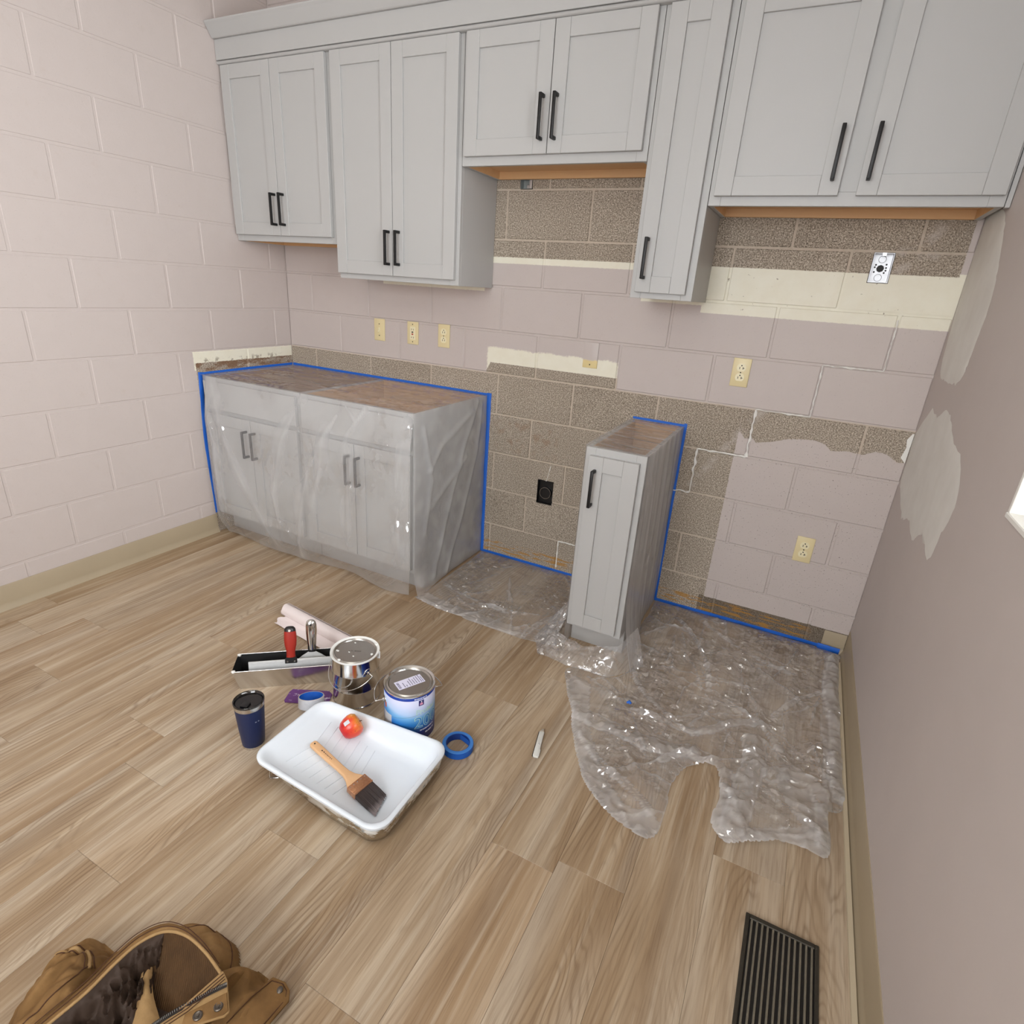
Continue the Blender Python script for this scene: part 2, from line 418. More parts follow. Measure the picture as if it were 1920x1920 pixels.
M['paper'] = simple('roll_film', srgb(232, 220, 218), .4, vary=.03)
M['navy'] = simple('navy_powder_coat', srgb(18, 34, 74), .45, bump=.1, bscale=500)
M['clearlid'] = None
def clear(name, tint, a):
    t = NT(name); tr = t.node('ShaderNodeBsdfTransparent'); tr.inputs[0].default_value = (*tint, 1)
    g = t.node('ShaderNodeBsdfGlossy'); g.inputs['Roughness'].default_value = .04
    lw = t.node('ShaderNodeFresnel'); lw.inputs[0].default_value = 1.5
    mx = t.node('ShaderNodeMixShader'); t.set(mx.inputs[0], t.m('ADD', lw.outputs[0], a)); t.t.links.new(tr.outputs[0], mx.inputs[1]); t.t.links.new(g.outputs[0], mx.inputs[2])
    return t.done(mx.outputs[0])
M['clearlid'] = clear('smoked_lid', (.35, .34, .33), .04); M['pane'] = clear('window_glass', (.96, .97, .97), .02)

def film(name, a0=.17, crease=26., bstr=.7, gw=.11, thr=.53):
    t = NT(name); P = t.pos(); L = t.t.links.new
    at = t.node('ShaderNodeAttribute'); at.attribute_name = 'layers'; ly = at.outputs['Fac']
    # crinkles: small tilted facets, in clusters
    vo = t.node('ShaderNodeTexVoronoi'); t.set(vo.inputs['Vector'], t.scale(t.mix(.10, P, t.noise(P, 9, 3, out=1)), (1., 1.9, .6))); vo.inputs['Scale'].default_value = crease
    cl = t.gt(t.noise(P, 4.5, 3), thr, .08)
    sub = t.node('ShaderNodeVectorMath', operation='SUBTRACT'); L(vo.outputs['Color'], sub.inputs[0]); sub.inputs[1].default_value = (.5, .5, .5)
    sc = t.node('ShaderNodeVectorMath', operation='SCALE'); L(sub.outputs[0], sc.inputs[0]); t.set(sc.inputs['Scale'], t.mul(cl, bstr))
    nb = t.bump(t.noise(P, 14, 4, .6, .8), .25, .012)
    ad = t.node('ShaderNodeVectorMath', operation='ADD'); L(nb, ad.inputs[0]); L(sc.outputs[0], ad.inputs[1])
    no = t.node('ShaderNodeVectorMath', operation='NORMALIZE'); L(ad.outputs[0], no.inputs[0]); nr = no.outputs[0]
    fac = t.m('SUBTRACT', 1., t.m('POWER', 1-a0, ly))
    lw = t.node('ShaderNodeLayerWeight'); lw.inputs[0].default_value = .3
    fac = t.m('MULTIPLY_ADD', lw.outputs['Facing'], .08, fac, clamp=True)
    tr = t.node('ShaderNodeBsdfTransparent'); df = t.node('ShaderNodeBsdfDiffuse'); df.inputs[0].default_value = (.88, .88, .89, 1)
    tl = t.node('ShaderNodeBsdfTranslucent'); tl.inputs[0].default_value = (.88, .88, .89, 1)
    ml = t.node('ShaderNodeMixShader'); ml.inputs[0].default_value = .35; L(df.outputs[0], ml.inputs[1]); L(tl.outputs[0], ml.inputs[2])
    m1 = t.node('ShaderNodeMixShader'); t.set(m1.inputs[0], fac); L(tr.outputs[0], m1.inputs[1]); L(ml.outputs[0], m1.inputs[2])
    gl = t.node('ShaderNodeBsdfGlossy'); gl.inputs['Roughness'].default_value = .07; L(nr, gl.inputs['Normal'])
    lf = t.node('ShaderNodeLayerWeight'); lf.inputs[0].default_value = .5
    fr = t.m('MULTIPLY_ADD', t.m('POWER', lf.outputs['Facing'], 5.), .55, .045)     # Schlick
    m2 = t.node('ShaderNodeMixShader'); t.set(m2.inputs[0], t.m('ADD', fr, t.mul(cl, gw), clamp=True)); L(m1.outputs[0], m2.inputs[1]); L(gl.outputs[0], m2.inputs[2])
    return t.done(m2.outputs[0])
M['film'] = film('plastic_film', .24, 46., .9, .14, .52); M['film_floor'] = film('plastic_film_crumpled', .18, 64., 1.3, .26, .45)
def layers(o, vals):
    a = o.data.attributes.new('layers', 'FLOAT', 'POINT'); a.data.foreach_set('value', vals)
def film_part(name, mb, mat, parent, fn, label=None):
    """sheet of film; fn(world position) gives the layer count there, raised on side drapes to brighten them"""
    o = part(name, mb, mat, parent, smooth=50, label=label)
    w = WL[o.name]; layers(o, [fn(v.co+w) for v in o.data.vertices]); return o

# ------------------------------------------------------------------ room shell
BW, BH, ZO, J = .4064, .2032, -.022, .0092
H_JB = (2.906, 2.973, 1.499, 1.601); H_B1 = (1.473, 1.534, 1.808, 1.905); H_BL = (1.678, 1.766, .366, .494)
HOLES = [H_JB, H_B1, H_BL]
mb = MB()
for a, b, c, d in cells(-.15, ROOM_W+.15, -.06, ROOM_H, HOLES): mb.box(a, b, .0042, .09, c, d)
mb.box(-.15, ROOM_W+.15, .09, .15, -.06, ROOM_H)
wall_back = struct('wall_back', mb, M['mortar_b'])
mb = MB().box(-.15, -.0024, ROOM_Y-.1, .0035, -.06, ROOM_H); wall_left = struct('wall_left', mb, M['mortar_l'])

BLK = {}
def block_mesh(key, mb, mat):
    if key in BLK: return BLK[key]
    me = bpy.data.meshes.new('block'); me.from_pydata(mb.v, [], mb.f); fixmesh(me, .0028 if len(mb.v) == 8 else 0., 1, None); me.materials.append(mat); BLK[key] = me; return me
NC = 14
for c in range(NC):
    z0 = c*BH+ZO; z1 = z0+BH
    za, zb = z0+J/2, min(z1, ROOM_H)-J/2
    k = -1 + (0 if c % 2 else .5)
    while k*BW < ROOM_W:
        x0 = max(k*BW-.0092, 0)+(J/2 if k*BW-.0092 > 0 else .0005); x1 = min((k+1)*BW-.0092-J/2, ROOM_W-.0005); k += 1
        if x1-x0 < .03: continue
        za2 = max(za, .0)
        w, h = x1-x0, zb-za2
        hs = [q for q in HOLES if q[0] < x1 and q[1] > x0 and q[2] < zb and q[3] > za2]
        dy = random.uniform(-.0006, .0006)
        m_ = MB()
        for a, b, cc, d in cells(x0, x1, za2, zb, hs): m_.box(a-x0-w/2, b-x0-w/2, 0, .02, cc-za2, d-za2)
        key = ('b', round(w, 4), round(h, 4)) if not hs else ('b', c, k)
        o = bpy.data.objects.new('block', block_mesh(key, m_, M['block_b']))
        link(o, wall_back, (x0+w/2, dy, za2))
    k = -1 + (0 if c % 2 else .5)
    while k*BW+.115 < 3.0:
        y0 = max(k*BW+.115+(J/2 if k*BW+.115 > 0 else 0), .0005); y1 = (k+1)*BW+.115-J/2; k += 1
        if y1-y0 < .03: continue
        za2 = max(za, 0.); w, h = y1-y0, zb-za2
        m_ = MB().box(-.02, 0, -w/2, w/2, 0, h)
        o = bpy.data.objects.new('block', block_mesh(('l', round(w, 4), round(h, 4)), m_, M['block_l']))
        link(o, wall_left, (random.uniform(-.0006, .0006), -(y0+y1)/2, za2))

mb = MB()
for a, b, c, d in cells(ROOM_Y-.1, .15, -.06, ROOM_H, [WIN]): mb.box(ROOM_W, ROOM_W+.15, a, b, c, d)
wall_right = struct('wall_right', mb, M['drywall'])
mb = MB()
for a, b, c, d in cells(-.15, ROOM_W+.15, -.06, ROOM_H, [FILL_WIN]): mb.box(a, b, ROOM_Y-.15, ROOM_Y, c, d)
wall_front = struct('wall_front', mb, M['drywall'])
ceiling = struct('ceiling', MB().box(-.15, ROOM_W+.15, ROOM_Y-.15, .15, ROOM_H, ROOM_H+.1), M['ceiling'])

# floor: each plank a piece of its own
floor = struct('floor', MB().box(-.15, ROOM_W+.15, ROOM_Y-.1, .15, -.06, -.004), simple('subfloor', srgb(90, 70, 50), .9))
PW, PL_ = .1805, 1.22
OFF = {0: -1.53, -11: -1.785, -7: -1.893, -12: -1.52, -2: -2.06, 1: -.72, 2: -1.30, 3: -.95, -1: -.35, -3: -1.05, -4: -.62, -5: -1.62, -6: -.9, -8: -.55, -9: -1.336, -10: -.8, -13: -.45}
PM = {}
for i in range(-14, 4):
    x0 = 2.487+i*PW; x1 = x0+PW
    x0 = max(x0, 0.); x1 = min(x1, ROOM_W)
    if x1-x0 < .01: continue
    off = OFF.get(i, -random.uniform(0, PL_)); ys = []
    e = off % PL_ - PL_
    ys = [0.]; yy = e
    while yy > ROOM_Y: ys.append(yy); yy -= PL_
    ys.append(ROOM_Y)
    for a, b in zip(ys, ys[1:]):
        w = x1-x0; l = a-b
        if l < .02: continue
        key = (round(w, 4), round(l, 4))
        if key not in PM:
            me = bpy.data.meshes.new('plank'); m_ = MB().box(-w/2+.0002, w/2-.0002, -l/2+.0002, l/2-.0002, -.004, 0)
            me.from_pydata(m_.v, [], m_.f); fixmesh(me, .0006, 1); me.materials.append(M['plank']); PM[key] = me
        o = bpy.data.objects.new('plank', PM[key]); link(o, floor, ((x0+x1)/2, (a+b)/2, 0.))

# baseboards (vinyl cove base)
def cove(h): return [(0, 0), (.016, 0), (.013, .006), (.006, .018), (.004, .03), (.004, h-.004), (.002, h), (0, h)]
mb = MB()
pf = cove(.108); n = len(pf); ya, yb = -.632, ROOM_Y
mb._add([(d, ya, z) for d, z in pf]+[(d, yb, z) for d, z in pf], [tuple(range(n)), tuple(reversed(range(n, 2*n)))]+[(i, n+i, n+(i+1) % n, (i+1) % n) for i in range(n)])
struct('baseboard_left', mb, M['base'], smooth=40)
mb = MB(); ya = -.006
pf = cove(.118)
mb._add([(ROOM_W-d, ya, z) for d, z in pf]+[(ROOM_W-d, yb, z) for d, z in pf], [tuple(range(n)), tuple(reversed(range(n, 2*n)))]+[(i, n+i, n+(i+1) % n, (i+1) % n) for i in range(n)])
struct('baseboard_right', mb, M['base'], smooth=40)
struct('baseboard_back', MB().extr([(-d, z) for d, z in cove(.092)], 3.104, ROOM_W-.006), M['base'], smooth=40)
mb = MB(); pf = [(.0, .0), (.011, 0), (.010, .007), (.005, .011), (0, .012)]; n = len(pf)
mb._add([(ROOM_W-.016-d, -.1, z) for d, z in pf]+[(ROOM_W-.016-d, yb, z) for d, z in pf], [tuple(range(n)), tuple(reversed(range(n, 2*n)))]+[(i, n+i, n+(i+1) % n, (i+1) % n) for i in range(n)])
struct('trim_1', mb, M['base2'], smooth=40)

# window in the right wall
win = bpy.data.objects.new('window_1', None); link(win, None, (ROOM_W, WIN[1], WIN[2])); win['kind'] = 'structure'; win['label'] = 'white framed window in the right wall'
y0, y1, z0, z1 = WIN
mb = MB(); t_ = .012
mb.box(ROOM_W-.002, ROOM_W+.14, y0, y0+t_, z0+t_, z1-t_); mb.box(ROOM_W-.002, ROOM_W+.14, y1-t_, y1, z0+t_, z1-t_); mb.box(ROOM_W-.002, ROOM_W+.14, y0, y1, z1-t_, z1)
part('window_jamb', mb, M['winwhite'], win, bevel=.001)
part('window_sill', MB().box(ROOM_W-.004, ROOM_W+.14, y0, y1, z0, z0+t_), M['winwhite'], win, bevel=.002)
mb = MB(); f = .05; xx = ROOM_W+.09
a0, a1, b0, b1 = y0+t_, y1-t_, z0+t_, z1-t_; zm = (b0+b1)/2
mb.box(xx, xx+.04, a0, a0+f, b0, b1).box(xx, xx+.04, a1-f, a1, b0, b1).box(xx, xx+.04, a0+f, a1-f, b0, b0+f).box(xx, xx+.04, a0+f, a1-f, b1-f, b1).box(xx, xx+.04, a0+f, a1-f, zm-.025, zm+.025)
part('window_frame', mb, M['winwhite'], win, bevel=.002)
part('pane', MB().box(xx+.018, xx+.022, a0+f, a1-f, b0+f, zm-.025), M['pane'], win)
part('pane', MB().box(xx+.018, xx+.022, a0+f, a1-f, zm+.025, b1-f), M['pane'], win)

fill_win = bpy.data.objects.new('fill_window', None); link(fill_win, None, (2.175, ROOM_Y, FILL_WIN[2])); fill_win['kind'] = 'structure'; fill_win['label'] = 'added white framed fill window in the wall behind the camera'  # added window, gives the back wall and doors frontal light
c0, c1, d0, d1 = FILL_WIN; yy = ROOM_Y-.13; cm_ = (c0+c1)/2
mb = MB().box(c0, c0+f, yy, yy+.05, d0, d1).box(c1-f, c1, yy, yy+.05, d0, d1).box(c0+f, c1-f, yy, yy+.05, d0, d0+f).box(c0+f, c1-f, yy, yy+.05, d1-f, d1).box(cm_-.025, cm_+.025, yy, yy+.05, d0+f, d1-f)
part('window_frame', mb, M['winwhite'], fill_win, bevel=.002)
part('pane', MB().box(c0+f, cm_-.025, yy+.02, yy+.024, d0+f, d1-f), M['pane'], fill_win); part('pane', MB().box(cm_+.025, c1-f, yy+.02, yy+.024, d0+f, d1-f), M['pane'], fill_win)

# added ceiling fill panels, out of view, to brighten the room
for i, (lx, ly) in enumerate(((1.75, -2.45), (2.3, -3.55))):
    t = thing('ceiling_fill_panel', ('added white ceiling fill panel nearest the cabinets', 'added white ceiling fill panel behind the camera')[i], 'lamp', (lx, ly, ROOM_H-.07), 'added ceiling fill panels')
    part('fill_panel_housing', MB().box(lx-.61, lx+.61, ly-.305, ly+.305, ROOM_H-.06, ROOM_H-.001), M['winwhite'], t, bevel=.004)

# joint compound on the right wall and stair-step crack filler on the block wall
def blob(pts, n=70, jit=.012, seed=0):
    P = crm([(a, b, 0) for a, b in pts]+[(pts[0][0], pts[0][1], 0)], n)[:-1]; out = []
    for i, p in enumerate(P):
        out.append((p.x+jit*nz(i*.9, seed, 0, 1.), p.y+jit*nz(i*.9, seed+9, 3, 1.)))
    return out
def patch(name, pts, label, jit=.012, seed=1):
    P = blob(pts, 90, jit, seed); cy = sum(p[0] for p in P)/len(P); cz = sum(p[1] for p in P)/len(P)
    rings = [(1., .0002), (.96, .0012), (.85, .0016), (.5, .0018)]; n = len(P); mb = MB()
    vs = [(ROOM_W-h, cy+(y-cy)*s, cz+(z-cz)*s) for s, h in rings for y, z in P]+[(ROOM_W-.0018, cy, cz)]
    fs = [(k*n+i, k*n+(i+1) % n, (k+1)*n+(i+1) % n, (k+1)*n+i) for k in range(3) for i in range(n)]+[(3*n+i, 3*n+(i+1) % n, 4*n) for i in range(n)]
    mb._add(vs, fs); return part(name, mb, M['spackle'], wall_right, smooth=60, label=label)
patch('compound_patch', [(-.16,1.108),(-.28,1.095),(-.37,1.132),(-.47,1.12),(-.58,1.08),(-.75,1.045),(-.835,.955),(-.80,.86),(-.768,.775),(-.60,.79),(-.51,.74),(-.36,.76),(-.26,.73),(-.10,.77),(-.015,.81),(-.015,.90),(-.006,.985)], 'pale joint compound smear on the right wall', .014)
patch('compound_patch', [(-.008,1.72),(-.008,1.46),(-.075,1.235),(-.236,1.205),(-.42,1.228),(-.455,1.34),(-.46,1.457),(-.38,1.58),(-.25,1.70)], 'pale joint compound strip along the wall corner', .010, 5)
part('paint_edge', MB()._add([(ROOM_W-.003, -.001, .87), (ROOM_W-.022, -.0015, .89), (ROOM_W-.014, -.0015, .93), (ROOM_W-.02, -.0015, .96), (ROOM_W-.008, -.0015, .985), (ROOM_W-.002, -.001, .985)], [(0, 1, 2, 3, 4, 5)]), M['caulk'], wall_back, solid=.001)

def bead(pts, w=.011, label=None, seed=0):
    P = [Vector((a, 0, b)) for a, b in pts]; mb = MB()
    for k in range(len(P)-1):
        a, b = P[k], P[k+1]; L = (b-a).length; n = max(3, int(L/.008)); d = (b-a).normalized(); s = Vector((-d.z, 0, d.x)); prev = None; vs = []; fs = []
        for i in range(n+1):
            p = a+d*(L*i/n); w1 = w*(.55+.55*abs(nz(i*.35, k+seed, 0, 1.3))+.3*random.random()); w2 = w*(.55+.55*abs(nz(i*.35, k+seed+7, 2, 1.3))+.3*random.random())
            h = .0022+.0014*random.random(); p = p+s*(w*.7*nz(i*.3, k+seed, 5, 1.)); g_ = .35+1.3*abs(nz(i*.16, k*3+seed, 8, 1.4)); w1 *= g_; w2 *= g_
            vs += [p+s*w1+Vector((0, .0005, 0)), p+s*w1*.4+Vector((0, -h, 0)), p-s*w2*.4+Vector((0, -h, 0)), p-s*w2+Vector((0, .0005, 0))]
            if i: fs += [((i-1)*4+j, i*4+j, i*4+j+1, (i-1)*4+j+1) for j in range(3)]
        mb._add(vs, fs)
    return part('crack_filler', mb, M['caulk'], wall_back, smooth=50, label=label)
jz = lambda k: k*BH+ZO
jx = lambda k: k*BW-.0092
bead([(jx(6.5), jz(5)), (jx(6.5), jz(4)), (jx(6), jz(4)), (jx(6), jz(3)), (jx(5.82), jz(3)-.004)], .0075, 'white stair-step crack filler by the narrow base cabinet')
bead([(jx(6.5), jz(5)), (jx(7), jz(5)), (jx(7), jz(6)), (jx(7.5), jz(6)), (jx(7.5), jz(7)-.02)], .0045, 'white stair-step crack filler rising to the right', 4)
bead([(1.823, .03), (1.823, jz(1)), (1.92, jz(1))], .008, 'white filler around a low block joint', 9)
bead([(1.724, .492), (1.733, .53), (1.742, .575)], .004, None, 12)

# ------------------------------------------------------------------ cabinets
def handle(parent, x, y, za, zb):
    """bar pull standing out from a door front at y"""
    mb = MB(); r = .0058; yo = y-.030
    mb.box(x-r, x+r, yo-r*.8, yo+r*.8, za, zb)
    for z in (za+r, zb-r): mb.box(x-r, x+r, yo, y+.001, z-r, z+r)
    return part('handle', mb, M['black'], parent, bevel=.0022, bseg=2, smooth=40, label='black bar pull')
def door(root, x0, x1, z0, z1, y, hnd=None, name='door', st=.057, th=.019):
    mb = MB(); g = .00025
    mb.box(x0, x0+st-g, y, y+th, z0, z1).box(x1-st+g, x1, y, y+th, z0, z1)
    mb.box(x0+st, x1-st, y+.0003, y+th, z0, z0+st).box(x0+st, x1-st, y+.0003, y+th, z1-st, z1)
    d = part(name, mb, M['cab'], root, bevel=.0012)
    part('panel', MB().box(x0+st-.004, x1-st+.004, y+.0085, y+.015, z0+st-.004, z1-st+.004), M['cab'], d)
    if hnd: handle(d, *hnd)
    return d
YF = -.305
def upper(label, x0, x1, z0, doors, left=False, right=False, recess=.030):
    zt = 2.300; root = thing('wall_cabinet', label, 'cabinet', ((x0+x1)/2, -.15, z0), 'upper cabinets')
    mb = MB(); s = .016
    part('side_panel', MB().box(x0, x0+s, YF+.019, -.002, z0, zt), M['cab'], root, bevel=.0008)
    part('side_panel', MB().box(x1-s, x1, YF+.019, -.002, z0, zt), M['cab'], root, bevel=.0008)
    part('bottom_panel', MB().box(x0+s, x1-s, YF+.019, -.02, z0+recess, z0+recess+.012), M['maple'], root)
    part('hanging_rail', MB().box(x0+s, x1-s, -.02, -.003, z0+.001, z0+recess+.08), M['maple'], root, bevel=.0008)
    part('side_lining', MB().box(x0+s, x0+s+.002, YF+.019, -.02, z0+.0008, z0+recess), M['maple'], root)
    part('side_lining', MB().box(x1-s-.002, x1-s, YF+.019, -.02, z0+.0008, z0+recess), M['maple'], root)
    part('top_panel', MB().box(x0+s, x1-s, YF+.019, -.02, zt-.014, zt), M['maple'], root)
    mb = MB(); fs = .04
    mb.box(x0, x0+fs, YF, YF+.019, z0, zt).box(x1-fs, x1, YF, YF+.019, z0, zt).box(x0+fs, x1-fs, YF+.0002, YF+.019, z0, z0+fs).box(x0+fs, x1-fs, YF+.0002, YF+.019, zt-fs, zt)
    if len(doors) == 2 and doors[1][0]-doors[0][1] > .02:
        m = (doors[1][0]+doors[0][1])/2; mb.box(m-.04, m+.04, YF+.0001, YF+.019, z0+fs, zt-fs)
    part('face_frame', mb, M['cab'], root, bevel=.001)
    for a, b, zb, hx, ha, hb in doors: door(root, a, b, zb, 2.283, YF-.0195, (hx, YF-.0195, ha, hb))
    return root
upper('grey two-door wall cabinet in the left corner, shorter than its neighbour', .002, .686, 1.537, [(.014, .331, 1.565, .310, 1.607, 1.749), (.334, .660, 1.565, .366, 1.607, 1.749)])
upper('longer grey two-door wall cabinet, second from the left wall', .689, 1.356, 1.391, [(.692, 1.015, 1.414, .997, 1.457, 1.600), (1.018, 1.341, 1.414, 1.053, 1.457, 1.600)])
upper('short wide grey wall cabinet above the bare range gap', 1.358, 2.121, 1.844, [(1.374, 1.736, 1.875, 1.712, 1.916, 2.062), (1.739, 2.102, 1.875, 1.767, 1.916, 2.062)])
upper('very narrow single-door grey wall cabinet', 2.123, 2.354, 1.394, [(2.143, 2.330, 1.415, 2.171, 1.460, 1.600)])
upper('wide grey wall cabinet at the right wall with separated doors', 2.356, 3.183, 1.705, [(2.373, 2.749, 1.733, 2.724, 1.772, 1.920), (2.799, 3.176, 1.733, 2.822, 1.772, 1.920)])
tag(part('filler_strip', MB().box(3.1845, 3.1965, YF-.003, YF+.016, 1.703, 2.30), M['cab'], bevel=.0008), 'narrow grey filler strip between right cabinet and wall', 'trim strip')
# crown moulding, one length over all upper cabinets
cr = thing('crown_moulding', 'long grey crown moulding along the top of the wall cabinets', 'moulding', (1.6, -.33, 2.284))
part('frieze_board', MB().extr([(-.304, 2.3005), (-.331, 2.3005), (-.331, 2.380), (-.304, 2.380)], .003, 3.196), M['cab'], cr, bevel=.0006)
pr = [(-.3065, 2.284)]+[(-.320-.011*math.sin(a), 2.292-.0078*math.cos(a)) for a in [R(v) for v in (0, 30, 60, 90, 120, 150, 180)]]+[(-.3065, 2.300)]
part('bead', MB().extr(pr, .003, 3.196), M['cab'], cr, smooth=35)
part('crown', MB().extr([(-.305, 2.3805), (-.341, 2.3805), (-.345, 2.384), (-.370, 2.422), (-.377, 2.431), (-.377, 2.437), (-.355, 2.437), (-.305, 2.40)], .003, 3.196), M['cab'], cr, bevel=.0008)

YB = -.610
def base(label, x0, x1, drawer, doors, inner):
    zt = .874; root = thing('base_cabinet', label, 'cabinet', ((x0+x1)/2, -.3, 0), 'base cabinets'); s = .016; tk = .114
    def side(a, b):
        mb = MB(); pr_ = [(-.003, .0005), (YB+.078, .0005), (YB+.078, tk), (YB+.0195, tk), (YB+.0195, zt), (-.003, zt)]
        mb.extr(pr_, a, b); return mb
    part('side_panel', side(x0, x0+s), M['cab'], root, bevel=.0008); part('side_panel', side(x1-s, x1), M['cab'], root, bevel=.0008)
    part('inner_lining', MB().box(x0+s, x0+s+.003, YB+.02, -.02, tk+.02, zt-.002), inner, root); part('inner_lining', MB().box(x1-s-.003, x1-s, YB+.02, -.02, tk+.02, zt-.002), inner, root)
    part('bottom_panel', MB().box(x0+s, x1-s, YB+.02, -.02, tk, tk+.015), inner, root)
    part('back_panel', MB().box(x0+s, x1-s, -.02, -.004, .02, zt), inner, root)
    part('toe_kick', MB().box(x0+s, x1-s, YB+.078, YB+.09, .0005, tk-.001), M['cab'], root)
    mb = MB(); fs = .038
    mb.box(x0, x0+fs, YB, YB+.019, tk, zt).box(x1-fs, x1, YB, YB+.019, tk, zt).box(x0+fs, x1-fs, YB+.0002, YB+.019, tk, tk+fs).box(x0+fs, x1-fs, YB+.0002, YB+.019, zt-fs, zt)
    if drawer: mb.box(x0+fs, x1-fs, YB+.0002, YB+.019, .68, .72)
    part('face_frame', mb, M['cab'], root, bevel=.001)
    if drawer:
        a, b, c, d = drawer; part('drawer_front', MB().box(a, b, YB-.0195, YB-.0005, c, d), M['cab'], root, bevel=.0015)
        part('drawer_box', MB().box(a+.03, b-.03, YB+.02, -.1, .70, .715).box(a+.03, a+.042, YB+.02, -.1, .715, .80).box(b-.042, b-.03, YB+.02, -.1, .715, .80).box(a+.042, b-.042, YB+.02, YB+.032, .715, .80).box(a+.042, b-.042, -.112, -.1, .715, .80), inner, root)
    for a, b, c, d, h in doors: door(root, a, b, c, d, YB-.0195, h)
    return root
yb = YB-.0195
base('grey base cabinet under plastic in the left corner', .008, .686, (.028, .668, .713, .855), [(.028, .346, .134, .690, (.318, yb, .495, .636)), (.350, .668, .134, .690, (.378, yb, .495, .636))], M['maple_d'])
base('grey base cabinet under plastic beside the bare wall gap', .689, 1.350, (.706, 1.338, .713, .855), [(.706, 1.020, .134, .690, (.992, yb, .495, .636)), (1.024, 1.338, .134, .690, (1.052, yb, .495, .636))], M['maple'])
base('very narrow single-door grey base cabinet standing alone', 2.124, 2.353, None, [(2.143, 2.332, .130, .846, (2.172, yb, .655, .798))], M['maple'])

# ------------------------------------------------------------------ wall plates and boxes
def slotset(root, x, z, y, twenty=False):
    r = MB(); pts = []
    for i in range(28):
        a = 2*math.pi*i/28; px, pz = .0172*math.cos(a), .0172*math.sin(a); pts.append((x+px, z+max(-.0135, min(.0155, pz))))
    n = len(pts); r._add([(a, y, b) for a, b in pts]+[(a, y+.004, b) for a, b in pts], [tuple(range(n)), tuple(reversed(range(n, 2*n)))]+[(i, (i+1) % n, n+(i+1) % n, n+i) for i in range(n)])
    q = part('receptacle', r, M['recept'], root, bevel=.0006)
    s_ = MB(); s_.box(x-.0075, x-.0052, y-.0004, y+.001, z-.006, z+.003).box(x+.0052, x+.0075, y-.0004, y+.001, z-.006, z+.003)
    if twenty: s_.box(x+.0075, x+.0115, y-.0004, y+.001, z-.003, z-.0005)
    part('slot', s_, M['slot'], q)
    g = MB(); g.M = Matrix.Translation((x, y+.001, z+.0085)) @ Matrix.Rotation(R(90), 4, 'X'); g.lathe([(.0026, 0), (.0026, .0014)], 14); part('ground_hole', g, M['slot'], q)
def screw(root, x, z, y, m=None):
    g = MB(); g.M = Matrix.Translation((x, y+.001, z)) @ Matrix.Rotation(R(90), 4, 'X'); g.lathe([(.0028, 0), (.0026, .0016), (.001, .0019)], 12); part('screw', g, m or M['slot'], root, smooth=40)
def plate(label, x, z, cat='wall plate', mat=None, name='wall_outlet'):
    t = thing(name, label, cat, (x, -.003, z-.057))
    part('plate', MB().box(x-.035, x+.035, -.0055, .0008, z-.057, z+.057), mat or M['plate'], t, bevel=.0022, bseg=2, smooth=40)
    return t
t = plate('ivory toggle switch plate left of the two outlets', .672, 1.141, 'light switch', name='light_switch')
mb = MB(); mb.box(.667, .677, -.0062, -.004, 1.128, 1.153); part('switch_slot', mb, M['recept'], t)
mb = MB(); mb.M = Matrix.Translation((.672, -.006, 1.138)) @ Matrix.Rotation(R(28), 4, 'X'); mb.box(-.0035, .0035, -.014, .002, -.004, .004); part('toggle', mb, M['recept'], t, bevel=.001)
screw(t, .672, 1.171, -.0062); screw(t, .672, 1.111, -.0062)
t = plate('ivory outlet with black and red test buttons between switch and outlet', .893, 1.143, 'outlet')
part('face', MB().box(.876, .910, -.0072, -.004, 1.110, 1.176), M['recept'], t, bevel=.0008)
q = part('test_button', MB().box(.888, .898, -.0085, -.006, 1.145, 1.151), M['slot'], t); q = part('reset_button', MB().box(.888, .898, -.0085, -.006, 1.134, 1.141), M['red'], t)
for zc in (1.162, 1.122):
    s_ = MB(); s_.box(.8855, .8878, -.0077, -.006, zc-.005, zc+.003).box(.8982, .9005, -.0077, -.006, zc-.005, zc+.003); part('slot', s_, M['slot'], t)
screw(t, .893, 1.187, -.0062); screw(t, .893, 1.099, -.0062)
t = plate('ivory duplex outlet right of the test-button outlet', 1.088, 1.146, 'outlet'); slotset(t, 1.088, 1.1655, -.0066); slotset(t, 1.088, 1.1265, -.0066); screw(t, 1.088, 1.146, -.0062)
tt = NT('half_painted_plate'); zz = tt.sep(tt.pos())[2]; nn = tt.noise(tt.pos(), 60, 3)
half = tt.done(tt.pbr(tt.mix(tt.gt(tt.add(zz, tt.mul(tt.sub(nn, .5), .012)), 1.113, .003), srgb(226, 206, 150), PINK), .45))
t = plate('blank cover plate half painted over, on the cream patch', 1.889, 1.135, 'blank plate', half, 'blank_plate'); screw(t, 1.889, 1.093, -.0062)
t = plate('ivory duplex outlet above the bare blocks right of the narrow cabinet', 2.543, 1.135, 'outlet'); slotset(t, 2.543, 1.1545, -.0066, True); slotset(t, 2.543, 1.1155, -.0066, True); screw(t, 2.543, 1.135, -.0062)
t = plate('ivory duplex outlet low on the painted blocks near the right corner', 2.940, .437, 'outlet'); slotset(t, 2.940, .4565, -.0066, True); slotset(t, 2.940, .4175, -.0066, True); screw(t, 2.940, .437, -.0062)

